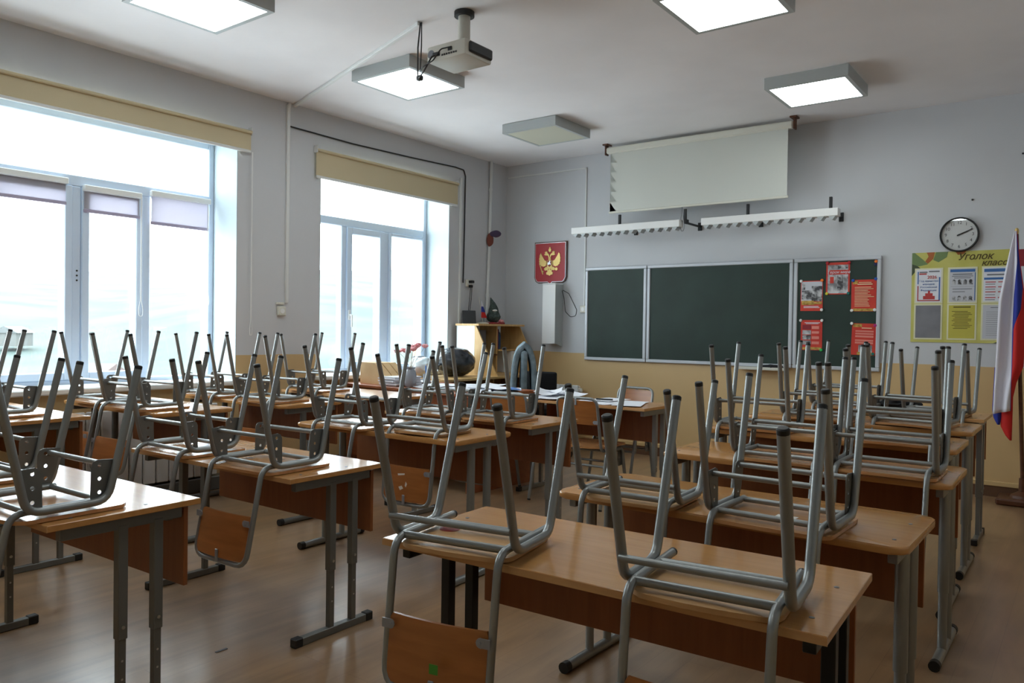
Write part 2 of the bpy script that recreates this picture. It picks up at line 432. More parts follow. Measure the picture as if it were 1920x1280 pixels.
# ------------------------------------------------------------------ windows
def window(n, w, mull, vert_sash):
    """outer frame, transom at z=2.32, mullion list [(y0,y1)], sash frames; glass panes"""
    y0, y1, z0, z1 = w
    f = MB()
    xa, xb = XF - .06, XF + .01
    f.box((xa, y0, z0 - .03), (xb, y0 + .05, z1), .006); f.box((xa, y1 - .05, z0 - .03), (xb, y1, z1), .006)
    f.box((xa, y0 + .05, z1 - .11), (xb, y1 - .05, z1), .006)
    f.box((xa, y0 + .05, z0 - .03), (xb, y1 - .05, z0 + .03), .006)
    f.box((xa, y0 + .05, 2.285), (xb, y1 - .05, 2.365), .006)
    for a, b in mull: f.box((xa, a, z0 + .03), (xb, b, 2.285), .006)
    o = structure(f.build('window_%d' % n, M['pvc'], smooth=30))
    edges = [y0 + .05] + [v for m in mull for v in m] + [y1 - .05]
    cells = [(edges[i], edges[i + 1]) for i in range(0, len(edges), 2)]
    for (a, b), s in zip(cells, vert_sash):
        if s:
            q = MB(); t = s
            q.box((xa + .02, a, z0 + .03), (xb + .016, a + t, 2.285), .006); q.box((xa + .02, b - t, z0 + .03), (xb + .016, b, 2.285), .006)
            q.box((xa + .02, a + t, z0 + .03), (xb + .016, b - t, z0 + .03 + t), .006); q.box((xa + .02, a + t, 2.285 - t), (xb + .016, b - t, 2.285), .006)
            q.build('sash', M['pvc'], o, 30)
        else: t = 0.012
        g = MB().box((XF - .03, a + t, z0 + .03 + t), (XF - .024, b - t, 2.285 - t)).build('pane', M['glass'], o, 0)
    MB().box((XF - .03, y0 + .05, 2.365), (XF - .024, y1 - .05, z1 - .11)).build('pane', M['glass'], o, 0)
    # sill
    MB().box((XF + .012, y0 - .06, z0 - .04), (XL + .09, y1 + .06, z0), .008).build('window_sill', M['white_lam'], o, 30)
    # plaster reveals
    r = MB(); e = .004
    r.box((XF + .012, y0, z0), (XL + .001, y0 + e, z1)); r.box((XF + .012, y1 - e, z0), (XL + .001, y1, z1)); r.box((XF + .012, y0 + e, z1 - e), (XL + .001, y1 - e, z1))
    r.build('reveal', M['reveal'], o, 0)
    return o
win1 = window(1, W1, [(-5.40, -5.32), (-4.755, -4.69), (-4.235, -4.17)], [.055, .055, .055, 0])
b = MB()
for k in range(3): b.lathe([(.007, XF + .025), (.007, XF + .0275)], (0, -4.725, 1.60 + .035 * k), 10, 'x')
b.build('lock_holes', M['dark'], win1)
win2 = window(2, W2, [(-2.235, -2.175), (-1.665, -1.6)], [0, .07, .035])
MB().box((XF + .026, -2.16, 1.36), (XF + .04, -2.13, 1.46), .005).tube([(XF + .035, -2.145, 1.41), (XF + .07, -2.145, 1.41), (XF + .07, -2.145, 1.29)], .009, .012).build('handle', M['white'], win2)

# small roller blinds on the large window
def small_blind(y0, y1, z0, z1, label):
    t = thing('roller_blind', label, 'blind', (XF + .03, (y0 + y1) / 2, z1), 0, 'small lilac roller blinds on the big window')
    h = (y1 - y0) / 2
    MB().box((-.012, -h, -.045), (.03, h, 0), .006).build('cassette', M['white'], t, 30)
    MB().box((-.001, -h + .012, z0 - z1 + .02), (.001, h - .012, -.04)).build('cloth', M['lilac'], t, 0)
    MB().box((-.006, -h + .006, z0 - z1), (.006, h - .006, z0 - z1 + .026), .004).build('bottom_bar', M['lilac_bar'], t, 30)
small_blind(-5.31, -4.795, 2.135, 2.33, 'pale lilac roller blind half raised, leftmost in view on the big window')
small_blind(-4.69, -4.258, 2.10, 2.30, 'short pale lilac roller blind in the middle casement of the big window')
small_blind(-4.185, -3.675, 2.07, 2.335, 'longest pale lilac roller blind, beside the big window\'s right reveal')
def chain(y, zt, zb, x, label, w=.018):
    o = MB().tube([(x, y - .003, zt), (x, y - .004, zb + .12), (x, y - w, zb + .05), (x, y - w * .7, zb), (x, y + w * .7, zb), (x, y + w, zb + .05), (x, y + .004, zb + .12), (x, y + .003, zt)], .0022, .02, 6).build('blind_chain', M['white'])
    tag(o, label, 'cord', 'blind pull chains')
chain(-4.27, 2.26, 1.35, XF + .065, 'white bead chain loop hanging at the mullion between two lilac blinds')
chain(-3.71, 2.29, 1.45, XF + .065, 'white bead chain hanging beside the right edge of the big window')
chain(-3.5, 2.72, 1.21, XL + .03, 'long white bead chain hanging on the wall right of the big window', .012)

# large cream blinds / pelmets over the windows
def pelmet(y0, y1, z0, z1, label):
    t = thing('roller_blind', label, 'blind', (XL, (y0 + y1) / 2, z0), 0, 'cream rolled-up window blinds')
    h = (y1 - y0) / 2; H = z1 - z0
    MB().box((.03, -h, .0), (.036, h, H), 0).build('cloth', M['cream'], t, 0)
    MB().tube([(.045, -h, H - .012), (.045, h, H - .012)], .014).build('roller', M['cream'], t)
    MB().box((.024, -h, -.012), (.042, h, .012), .005).build('bottom_bar', M['trimwhite'], t, 30)
    for s in (-1, 1):
        MB().box((0, s * h - .004, H - .035), (.055, s * h + .004, H + .03), .003).build('bracket', M['trimwhite'], t, 30)
pelmet(-6.3, -3.52, 2.72, 2.888, 'wide cream fabric blind rolled up above the big window')
pelmet(-2.848, -.925, 2.632, 2.878, 'cream fabric blind rolled up above the narrower window near the corner')

# ------------------------------------------------------------------ pipes, ducts, cables on the walls
tag(MB().tube([(XL + .025, -.33, CZ), (XL + .025, -.345, 2.3), (XL + .025, -.40, 1.0), (XL + .025, -.41, .02)], .017).tube([(XL + .026, -.338, 2.88), (XL + .026, -.34, 2.91)], .023).tube([(XL + .026, -.371, 1.66), (XL + .026, -.371, 1.7)], .022).build('heating_pipe', M['trimwhite']),
    'white heating pipe running down the window wall near the corner', 'pipe')
tag(MB().box((XL, -3.15, 1.49), (XL + .022, -3.12, CZ - .02), .003).tube([(XL + .011, -3.135, 3.14), (XL + .03, -3.135, CZ - .008)], .013).build('cable_duct', M['trimwhite']),
    'white vertical cable duct on the window wall between the two windows', 'cable duct')
d0, d1 = Vector((XL, -3.06, CZ)), Vector((1.04, -3.77, CZ))
ang = math.atan2(d1.y - d0.y, d1.x - d0.x)
tag(MB().box((0, -.014, CZ - .024), ((d1 - d0).length, .014, CZ - .001), .003, Matrix.Translation((d0.x, d0.y, 0)) @ Matrix.Rotation(ang, 4, 'Z')).build('cable_duct', M['trimwhite'], smooth=30),
    'white cable duct crossing the ceiling from the window wall to the projector', 'cable duct')
tag(MB().tube([(XL + .01, -3.11, 3.02), (XL + .01, -2.4, 3.012), (XL + .01, -1.6, 3.03), (XL + .01, -.95, 3.052), (XL + .01, -.80, 3.045), (XL + .01, -.77, 2.98), (XL + .01, -.775, 2.4), (XL + .01, -.785, 1.8)], .007, .05, 6).build('wall_cable', M['cable']),
    'black cable running along the window wall under the ceiling and down near the corner', 'cable')
tag(MB().box((XL, -.86, 1.0), (XL + .02, -.83, 2.95), .003).build('cable_duct', M['trimwhite'], smooth=30),
    'white cable duct on the window wall beside the narrower window', 'cable duct')
tag(MB().box((-1.10, -.012, 3.075), (-.02, 0, 3.088)).box((-.03, -.012, 1.55), (-.016, 0, 3.088)).build('cable_duct', M['trimwhite'], smooth=0),
    'thin white cable duct on the front wall running down to the switch by the blackboard', 'cable duct')
def socket(loc, label, face='x'):
    t = thing('wall_socket', label, 'socket', loc)
    T = Matrix.Rotation(0 if face == 'x' else -PI / 2, 4, 'Z')
    MB().box((0, -.04, -.04), (.03, .04, .04), .006, T).build('box', M['offwhite'], t, 30)
    MB().lathe([(.022, .03), (.022, .034), (.004, .0345)], axis='x', seg=16, T=T).build('face', M['white'], t, 30)
    return t
s = socket((XL, -3.19, 1.42), 'cream wall socket between the two windows')
MB().box((.0, -.05, .055), (.02, .03, .075), .004).build('clip', M['offwhite'], s, 30)
socket((-.026, 0, 1.525), 'cream wall switch box left of the blackboard', 'y')
t = socket((XL, -.70, 1.80), 'wall socket with black plugs by the corner, near the heating pipe')
MB().box((.03, -.02, .0), (.09, .02, .03), .006).box((.03, -.02, -.05), (.07, .02, -.02), .006).build('plug', M['cap'], t, 30)
tag(MB().tube([(XL + .05, -.70, 1.77), (XL + .05, -.72, 1.6), (XL + .05, -.75, 1.4), (XL + .06, -.78, 1.2)], .004, .1, 6).tube([(XL + .06, -.69, 1.77), (XL + .05, -.69, 1.62), (XL + .05, -.72, 1.45), (XL + .06, -.74, 1.2)], .004, .1, 6).build('plug_cables', M['cable']),
    'pair of black cables hanging from the corner wall socket behind the hutch', 'cable')
# butterfly-like felt decoration on the pipe
t = thing('wall_decoration', 'purple and rust felt leaf decoration fixed to the heating pipe', 'decoration', (XL + .06, -.35, 2.35))
t.rotation_euler = (0, 0, -.9)
MB().blob((0.0, -.02, -.035), (.010, .040, .075), .06, 3, 3).build('rust_leaf', M['rust'], t)
MB().blob((.012, .045, .035), (.010, .066, .040), .06, 3, 4).build('purple_leaf', M['purple'], t)
for i, (x, z) in enumerate(((3.67, 2.405), (4.009, 2.74))):
    tag(MB().lathe([(.006, 0), (.008, -.012), (.003, -.014)], (x, 0, z), 8, 'y').build('wall_peg', M['cap']), ['tiny dark nail in the front wall just above the clock', 'small black plug in the upper right of the front wall'][i], 'nail')

# ------------------------------------------------------------------ ceiling lights
def ceiling_light(x, y, on, label):
    t = thing('ceiling_light', label, 'ceiling light', (x, y, CZ), 0, 'square ceiling lights')
    s, h = .3, .09
    f = MB()
    for a, b in (((-s, -s), (s, -s + .03)), ((-s, s - .03), (s, s)), ((-s, -s + .03), (-s + .03, s - .03)), ((s - .03, -s + .03), (s, s - .03))):
        f.box((a[0], a[1], -h), (b[0], b[1], -.004))
    f.build('housing', M['lamp_box'], t, 0)
    MB().box((-s + .03, -s + .03, -h + .002), (s - .03, s - .03, -h + .012)).build('diffuser', M['lamp_on' if on else 'lamp_off'], t, 0)
ceiling_light(.29, -4.82, True, 'lit square ceiling light nearest the big window, cut by the picture top')
ceiling_light(2.775, -3.10, True, 'lit square ceiling light above the desks, right of the projector')
ceiling_light(.29, -3.10, True, 'lit square ceiling light hanging just beneath and left of the projector')
ceiling_light(2.775, -4.82, True, 'lit square ceiling light above the black-legged desk, out of the picture')
ceiling_light(.29, -6.6, True, 'lit square ceiling light at the back of the room on the window side')
ceiling_light(2.775, -6.6, True, 'lit square ceiling light at the back of the room, above the camera')
ceiling_light(2.75, -1.19, True, 'lit square ceiling light near the right end of the projection screen')
ceiling_light(.285, -1.24, False, 'unlit square ceiling light left of the projection screen')

# ------------------------------------------------------------------ projector
t = thing('projector', 'white ceiling projector with dark lens side on a short mount', 'projector', (1.40, -3.80, CZ))
MB().lathe([(.062, -.03), (.062, -.002)], (-.03, .08, 0), 20).build('ceiling_plate', M['cap'], t)
MB().tube([(-.03, .08, -.03), (-.03, .08, -.26)], .037, 0, 18).box((-.06, .05, -.262), (.0, .11, -.235), .004).build('mount_pole', M['proj'], t)
b = MB(); b.box((-.15, -.12, -.345), (.15, .13, -.25), .012, None, 2); b.build('body', M['proj'], t, 30)
MB().box((.148, -.09, -.325), (.168, .12, -.262), .008).build('vent_grille', M['dark'], t, 30)
b = MB()
for i in range(7): b.box((-.03 + .018 * i, -.1235, -.325), (-.02 + .018 * i, -.119, -.315))
b.box((.02, -.1235, -.305), (.05, -.119, -.285)); b.box((-.1, -.1235, -.32), (-.045, -.119, -.295)); b.build('ports', M['cap'], t, 0)
MB().lathe([(.025, -.1225), (.025, -.1195)], (-.115, 0, -.30), 16, 'y').build('speaker_grille', M['ink'], t, 30)
tag(MB().tube([(1.05, -3.77, CZ - .01), (1.05, -3.79, 3.05), (1.08, -3.82, 2.88), (1.16, -3.90, 2.80), (1.25, -3.94, 2.83), (1.31, -3.94, 2.90), (1.35, -3.925, 2.91)], .005, .06, 7)
    .box((1.15, -3.91, 2.795), (1.19, -3.88, 2.825), .005).build('projector_cable', M['cable']), 'thicker black cable with a clip looping from ceiling duct into the projector', 'cable', 'projector cables')
tag(MB().tube([(1.06, -3.77, CZ - .01), (1.09, -3.80, 3.05), (1.13, -3.85, 2.87), (1.24, -3.945, 2.85), (1.33, -3.95, 2.87), (1.38, -3.94, 2.93), (1.45, -3.925, 2.935)], .004, .06, 7).build('projector_cable', M['cable']),
    'thinner black cable drooping from ceiling duct to the projector ports', 'cable', 'projector cables')

# ------------------------------------------------------------------ projection screen
YS = -.30
t = thing('projection_screen', 'grey-white pull-down projection screen hanging above the blackboard', 'screen', (1.36, YS, 2.51))
MB().box((-.95, -.035, .61), (.95, .035, .675), .012).build('case', M['offwhite'], t, 30)
MB().grid(lambda u, v: (-.905 + 1.81 * u, -.012 + .004 * math.sin(9 * u + 3 * v), .615 - .6 * v), 24, 10)
q = MB(); q.slab(lambda u, v: (-.905 + 1.81 * u, -.012 + .004 * math.sin(11 * u) * (1 - v), .615 - .605 * v), 24, 6, .0015); q.build('cloth', M['screen'], t)
MB().box((-.915, -.022, -.008), (.915, -.004, .014), .005).build('bottom_bar', M['offwhite'], t, 30)
for s in (-1, 1):
    MB().box((s * .96 - .008, -.03, .60), (s * .96 + .008, .03, .70), .003).box((s * .955 - .03, -.05, .698), (s * .955 + .03, .05, CZ - 2.51), .002).build('bracket', M['brownwood'], t, 30)
tag(MB().tube([(1.262, YS - .03, 2.50), (1.26, YS - .03, 2.42), (1.25, YS - .03, 2.32), (1.262, YS - .03, 2.27), (1.285, YS - .03, 2.27), (1.295, YS - .03, 2.32), (1.28, YS - .03, 2.42), (1.27, YS - .03, 2.50)], .003, .02, 6).build('pull_cord', M['ink']),
    'pull cord loop hanging under the middle of the projection screen', 'cord')

# ------------------------------------------------------------------ board lamps
def board_lamp(x0, x1, z, arms, label):
    y = -.36
    t = thing('board_lamp', label, 'lamp', ((x0 + x1) / 2, y, z), 0, 'strip lamps above the blackboard')
    h = (x1 - x0) / 2
    b = MB(); b.box((-h, -.045, 0), (h, .045, .068), .004); b.build('housing', M['white'], t, 30)
    n = 13
    b = MB()
    for i in range(n):
        x = -h + .05 + (2 * h - .1) * i / (n - 1)
        b.poly([(x - .03, .0), (x + .03, .0), (x + .006, -.032), (x - .012, -.026)], 'xz', -.042, .042)
    b.build('louvre', M['lamp_box'], t, 0)
    for ax in arms:
        MB().box((ax - .012, -.012, .068), (ax + .012, .012, .17), .002).tube([(ax, .03, .04), (ax, .36, .04)], .011).box((ax - .02, .345, .0), (ax + .02, .36, .08), .002).box((ax - .012, .0, .03), (ax + .012, .06, .072), .002).build('arm', M['cap'], t, 30)
board_lamp(.045, 1.275, 2.305, (-.06, .655), 'white strip lamp over the left part of the blackboard')
board_lamp(1.495, 2.725, 2.30, (-.18, .545), 'white strip lamp over the right part of the blackboard')

# ------------------------------------------------------------------ blackboard
t = thing('blackboard', 'green three-part school blackboard with pale aluminium frame', 'blackboard', (1.5, 0, .969))
def leaf(x0, x1, nm):
    H = 1.012; f = .034
    o = MB().box((x0 + .008, -.022, .01), (x1 - .008, -.002, H - .01)).build(nm, M['green'], t, 0)
    b = MB()
    b.box((x0, -.034, 0), (x1, 0, f), .006); b.box((x0, -.034, H - f), (x1, 0, H), .006)
    b.box((x0, -.034, f), (x0 + f, 0, H - f), .006); b.box((x1 - f, -.034, f), (x1, 0, H - f), .006)
    b.build('frame', M['frame_white'], o, 30)
leaf(-1.5, -.755, 'wing'); leaf(-.747, .747, 'panel'); leaf(.755, 1.5, 'wing')
t = thing('chalk_tray', 'beige chalk tray under the right end of the blackboard centre', 'tray', (1.98, 0, .952))
MB().box((-.23, -.13, -.008), (.23, -.0, .0), .003).box((-.23, -.13, 0), (.23, -.12, .02), .003).build('shelf', M['offwhite'], t, 30)
tag(MB().blob((2.09, -.075, .972), (.1, .045, .024), .22, 3, 4).build('board_cloth', M['blackcloth']), 'crumpled black cloth lying on the chalk tray', 'cloth')

# posters on the blackboard and magnets
PY = -.0235
def quad(b, x0, z0, x1, z1, k): b.box((x0, PY - .0022 - .0005 * k, z0), (x1, PY - .001, z1))
def poster(name, label, x0, z0, x1, z1, base, layers, texts=(), tilt=0.0):
    t = thing(name, label, 'poster', (x0, 0, z0), 0, 'red posters on the blackboard wing')
    w, h = x1 - x0, z1 - z0
    MB().box((0, PY - .0016, 0), (w, PY, h)).build('sheet', M[base], t, 0)
    by = {}
    for k, (mm, a, c, b_, d) in enumerate(layers): by.setdefault(mm, []).append((k, a, c, b_, d))
    for mm, L in by.items():
        b = MB()
        for k, a, c, b_, d in L: quad(b, a * w, c * h, b_ * w, d * h, k)
        b.build('printed_area', M[mm], t, 0)
    for s, size, mm, x, z in texts:
        text(s, size, mm, 'lettering', t, (x * w, PY - .006, z * h), (PI / 2, 0, 0), .0004, shear=.25)
    t.rotation_euler = (0, tilt, 0)
    return t
def lines(mm, x0, x1, z0, z1, n, gap=.45, jag=.25, seed=0):
    r = random.Random(seed); out = []
    hh = (z1 - z0) / n
    for i in range(n):
        z = z0 + i * hh
        out.append((mm, x0, z, x1 - r.random() * jag * (x1 - x0), z + hh * (1 - gap)))
    return out
poster('poster', 'red-edged photo poster with red title strip, topmost on the blackboard wing', 2.54, 1.648, 2.742, 1.935, 'poster_red',
       [('photo_light', .07, .03, .93, .92), ('photo', .48, .1, .72, .6), ('poster_red', .17, .35, .33, .55), ('poster_red', .12, .62, .93, .76), ('photo', .5, .8, .9, .9)], [('Герои мира', .034, 'paper', .54, .69)])
poster('poster', 'black and white war photo poster with red foot, upper left on the wing', 2.318, 1.50, 2.514, 1.776, 'poster_red',
       [('pale_sheet', .03, .32, .97, .97), ('photo', .05, .38, .52, .68), ('photo', .5, .32, .97, .82), ('photo', .05, .7, .2, .92), ('poster_gold', .05, .2, .6, .34), ('poster_gold', .6, .22, .97, .3)] + lines('paper', .15, .9, .1, .18, 2, .5, .2, 3))
poster('poster', 'orange-red text poster with two blue magnets, upper right on the wing', 2.758, 1.495, 2.962, 1.774, 'poster_red',
       [('poster_gold', .08, .01, .97, .09), ('poster_gold', .05, .86, .25, .97)] + lines('poster_cream', .14, .92, .16, .80, 13, .62, .35, 5) + [('poster_cream', .25, .84, .85, .87), ('poster_cream', .3, .9, .8, .92)])
poster('poster', 'red poster with four small photographs down its left side', 2.326, 1.142, 2.516, 1.417, 'poster_red',
       [('poster_gold', .1, .02, .95, .1), ('photo_light', .08, .18, .48, .32), ('photo', .08, .35, .48, .5), ('photo_light', .08, .52, .48, .66), ('maroon', .08, .69, .48, .84), ('poster_pink', .52, .2, .86, .29), ('poster_pink', .52, .37, .86, .46), ('poster_pink', .52, .55, .86, .63), ('poster_pink', .52, .7, .86, .8), ('paper', .18, .90, .9, .92), ('paper', .24, .87, .82, .885)])
poster('poster', 'slightly tilted red poster with a photo at its foot, lower right on the wing', 2.762, 1.112, 2.966, 1.392, 'poster_red',
       [('poster_gold', .25, .01, .95, .1), ('photo_light', .3, .1, .85, .32), ('poster_gold', .05, .88, .4, .98), ('poster_pink', .15, .36, .88, .42), ('poster_pink', .15, .44, .88, .49), ('poster_pink', .15, .56, .88, .62), ('poster_pink', .15, .65, .88, .7), ('poster_pink', .15, .73, .88, .78), ('poster_cream', .4, .84, .8, .87)], tilt=.03)
mags = [('white', 2.322, 1.774, 'upper left corner of the war photo poster'), ('orange', 2.507, 1.777, 'upper right corner of the war photo poster'), ('white', 2.508, 1.51, 'lower right corner of the war photo poster'),
        ('white', 2.325, 1.413, 'upper left corner of the four-photograph poster'), ('white', 2.513, 1.413, 'upper right corner of the four-photograph poster'), ('green', 2.51, 1.146, 'lower right corner of the four-photograph poster'),
        ('blue', 2.772, 1.768, 'upper left corner of the orange-red text poster'), ('blue', 2.957, 1.778, 'upper right corner of the orange-red text poster'), ('white', 2.765, 1.503, 'lower left corner of the orange-red text poster'), ('white', 2.953, 1.508, 'lower right corner of the orange-red text poster'),
        ('white', 2.768, 1.388, 'upper left corner of the tilted red poster'), ('purple', 2.96, 1.372, 'upper right corner of the tilted red poster'), ('teal', 2.945, 1.122, 'lower right corner of the tilted red poster'),
        ('red', 2.55, 1.93, 'upper left corner of the topmost poster'), ('red', 2.735, 1.928, 'upper right corner of the topmost poster'), ('yellow', 2.55, 1.655, 'lower left corner of the topmost poster'), ('teal', 2.733, 1.656, 'lower right corner of the topmost poster'),
        ('orange', 2.957, 1.93, 'bare board at the wing\'s upper right corner'), ('navy', 2.953, 1.905, 'bare board just under the lone orange magnet')]
for c, x, z, w in mags:
    o = MB().lathe([(.0135, 0), (.0135, -.006), (.010, -.009)], (0, 0, 0), 14, 'y').build('magnet', MAG[c]); o.location = (x, PY - .0045, z)
    tag(o, 'small round %s magnet at the %s' % (c, w) if 'bare' not in w else 'small round %s magnet on %s' % (c, w), 'magnet', 'magnets on the blackboard')

# ------------------------------------------------------------------ coat of arms
t = thing('coat_of_arms', 'red shield-shaped wall plaque with golden double-headed eagle', 'plaque', (-.475, 0, 1.78))
def ap(px, py):  # plaque drawing grid
    return ((px - 490) * .000612, (1050 - py) * .00053 + .045)
def shield(g):
    return [(-.219 + g, .515 - g), (.219 - g, .515 - g), (.219 - g, .11), (.20 - g, .065 + g * .6), (.165, .046 + g), (.03, .045 + g), (0, .0 + g * 2.2), (-.03, .045 + g), (-.165, .046 + g), (-.20 + g, .065 + g * .6), (-.219 + g, .11)]
MB().poly(shield(0), 'xz', -.022, 0).build('frame', M['brownwood'], t, 0)
MB().poly(shield(.012), 'xz', -.026, -.02).build('rim', M['silver'], t, 0)
MB().poly(shield(.017), 'xz', -.029, -.024).build('field', M['red'], t, 0)
e = MB()
def A(L, mir=False, d=-.036):
    e.poly([(( -1 if mir else 1) * ap(a, b)[0] , ap(a, b)[1]) for a, b in L], 'xz', d, -.028)
wing = [(288, 400), (318, 462), (352, 515), (380, 562), (412, 572), (418, 612), (404, 682), (372, 690), (352, 700), (330, 682), (306, 686), (290, 655), (268, 650), (266, 612), (250, 590), (258, 552), (250, 520), (262, 490), (262, 450)]
neck = [(488, 575), (470, 560), (466, 490), (446, 456), (404, 458), (366, 442), (392, 414), (440, 408), (474, 438), (488, 500)]
crown = [(384, 408), (380, 372), (396, 386), (408, 362), (420, 386), (436, 372), (432, 408)]
leg = [(430, 700), (398, 706), (364, 740), (386, 782), (424, 770), (446, 798), (462, 740)]
for m_ in (False, True):
    A(wing, m_); A(neck, m_, -.039); A(crown, m_); A(leg, m_)
A([(432, 565), (548, 565), (556, 640), (540, 720), (490, 760), (440, 720), (424, 640)])
A([(470, 760), (510, 760), (545, 815), (566, 822), (556, 868), (520, 872), (490, 896), (460, 872), (424, 868), (414, 822), (435, 815)])
A([(490 - 30, 345), (490 - 20, 315), (490, 306), (510, 315), (520, 345), (505, 382), (475, 382)])
A([(485, 306), (485, 296), (474, 296), (474, 288), (485, 288), (485, 278), (495, 278), (495, 288), (506, 288), (506, 296), (495, 296), (495, 306)])
A([(250, 620), (268, 616), (346, 856), (332, 862)]); A([(300, 770), (350, 790), (345, 820), (322, 812)])
A([(640 + 30 * math.cos(k * PI / 6), 755 + 32 * math.sin(k * PI / 6)) for k in range(12)])
e.build('eagle', M['gold'], t, 0)
e = MB(); e.poly([ap(*p) for p in ((446, 570), (534, 570), (534, 660), (490, 702), (446, 660))], 'xz', -.042, -.03); e.build('breast_shield', M['maroon'], t, 0)
e = MB(); e.poly([ap(*p) for p in ((452, 650), (460, 605), (478, 612), (490, 576), (512, 572), (520, 590), (508, 612), (526, 640), (512, 668), (498, 640), (474, 668))], 'xz', -.045, -.04); e.build('rider', M['silver'], t, 0)

# ------------------------------------------------------------------ wall air purifier
t = thing('air_purifier', 'tall white wall-mounted air purifier box under the red plaque', 'air purifier', (-.39, 0, 1.14))
MB().poly([(-.085, 0), (.085, 0), (.085, .67), (-.085, .67)], 'xz', -.165, -.004).build('body', M['white'], t, 0)
MB().poly([(-.16, .005), (-.01, -.035), (-.004, .67), (-.16, .665)], 'yz', .0855, .0865).build('side_cover', M['lamp_box'], t, 0)
MB().box((-.088, -.17, .655), (.088, -.004, .675), .006).build('top_cap', M['trimwhite'], t, 30)
tag(MB().tube([(-.28, -.05, 1.74), (-.20, -.05, 1.70), (-.10, -.04, 1.52), (-.11, -.04, 1.45), (-.18, -.04, 1.44), (-.25, -.04, 1.50), (-.26, -.05, 1.64), (-.29, -.05, 1.735)], .004, .05, 6).build('cable_loop', M['cable']), 'black cable loop hanging beside the white air purifier', 'cable')

# ------------------------------------------------------------------ clock
t = thing('wall_clock', 'round white wall clock with black rim above the olive notice board', 'clock', (3.583, 0, 2.125))
MB().lathe([(.128, 0), (.142, 0), (.143, -.03), (.138, -.036), (.130, -.034), (.128, -.014)], (0, 0, 0), 40, 'y').build('rim', M['cap'], t, 30)
MB().lathe([(.13, 0), (.13, -.016)], (0, 0, 0), 40, 'y').build('face', M['face_white'], t, 30)
for k in range(1, 13):
    a = PI / 2 - k * PI / 6
    text(str(k), .036, 'black', 'numeral', t, (.098 * math.cos(a), -.0168, .098 * math.sin(a)), (PI / 2, 0, 0), .0003)
for nm, L, w, k in (('minute_hand', .105, .0035, 2.18), ('hour_hand', .065, .005, 2.22)):
    a = PI / 2 - k * PI / 6
    T = Matrix.Rotation(-a, 4, 'Y')
    MB().box((-.018, -.022, -w), (L, -.019, w), 0, T).build(nm, M['black'], t, 0)
MB().lathe([(.006, -.018), (.006, -.026)], (0, 0, 0), 12, 'y').build('spindle', M['black'], t)
MB().lathe([(.13, -.031), (.13, -.0325)], (0, 0, 0), 40, 'y').build('glass', glass_mat('clock_glass', refl=.1), t)

# ------------------------------------------------------------------ notice board (class corner)
t = thing('notice_board', 'olive-yellow class notice board with six page pockets, under the clock', 'notice board', (3.235, 0, 1.235))
BW, BH = .745, .755
MB().box((0, -.006, 0), (BW, 0, BH)).build('board', M['olive'], t, 0)
def lf(name, mm, pts): MB().poly([(a, b) for a, b in pts], 'xz', -.0072, -.006).build(name, M[mm], t, 0)
lf('printed_leaf', 'leaf_green', [(0, .755), (.02, .755), (.09, .69), (.12, .655), (.05, .64), (0, .66)])
lf('printed_leaf', 'leaf_dark', [(0, .66), (.04, .645), (.07, .62), (.03, .6), (0, .56)])
lf('printed_leaf', 'leaf_orange', [(.11, .755), (.17, .755), (.16, .7), (.12, .66), (.10, .68), (.125, .72)])
lf('printed_leaf', 'leaf_green', [(.18, .755), (.27, .755), (.26, .71), (.2, .67), (.16, .69)])
lf('printed_leaf', 'leaf_orange', [(.32, .755), (.40, .755), (.38, .73), (.34, .725)])
lf('printed_leaf', 'leaf_dark', [(.60, .0), (.745, .0), (.745, .03), (.66, .025)])
text('Уголок', .074, 'dark_text', 'heading', t, (.462, -.0075, .705), (PI / 2, 0, 0), .0006, shear=.3, bold=.0012)
text('класса', .064, 'dark_text', 'heading', t, (.615, -.0075, .650), (PI / 2, 0, 0), .0006, shear=.3, bold=.0012)
cols = (.03, .277, .52); rows = (.332, .03); PW, PH = .20, .285
def pocket(ci, ri, sheet, nm):
    x, z = cols[ci], rows[ri]
    o = MB().box((x - .006, -.009, z - .006), (x + PW + .006, -.006, z + PH + .006)).build('pocket', M['pocket'], t, 0)
    MB().box((x + .006, -.010, z + .006), (x + PW - .006, -.009, z + PH - .006)).build(nm, M[sheet], o, 0)
    return o, x, z
def onp(o, mm, x, z, L, nm='print'):
    b = MB()
    for a, c, d, f in L: b.box((x + a * PW, -.0108, z + c * PH), (x + d * PW, -.0099, z + f * PH))
    b.build(nm, M[mm], o, 0)
o, x, z = pocket(0, 0, 'paper', 'page')
onp(o, 'blue_print', x, z, [(.88, .06, .93, .75), (.08, .55, .12, .92)]); onp(o, 'red_print', x, z, [(.08, .06, .12, .5), (.08, .05, .93, .08), (.3, .1, .74, .2), (.38, .2, .66, .28), (.48, .28, .56, .36), (.14, .83, .42, .87)])
onp(o, 'ink', x, z, [(.5, .9, .9, .94), (.15, .88, .45, .92)])
text('2026', .036, 'red_print', 'lettering', o, (x + .125, -.0115, z + .213), (PI / 2, 0, 0), .0003, bold=.0006)
for k, s in enumerate(('Год единства', 'народов', 'Российской', 'Федерации')):
    text(s, .022, 'blue_print', 'lettering', o, (x + PW / 2, -.0115, z + .182 - .026 * k), (PI / 2, 0, 0), .0003)
o, x, z = pocket(1, 0, 'pale_sheet', 'page')
onp(o, 'blue_print', x, z, [(.06, .88, .95, .96), (.94, .06, .97, .86)])
onp(o, 'ink', x, z, [(.15, .8, .85, .83), (.12, .75, .88, .77), (.2, .7, .8, .72), (.08, .46, .95, .465), (.15, .38, .85, .4), (.15, .3, .6, .32)])
b = MB()
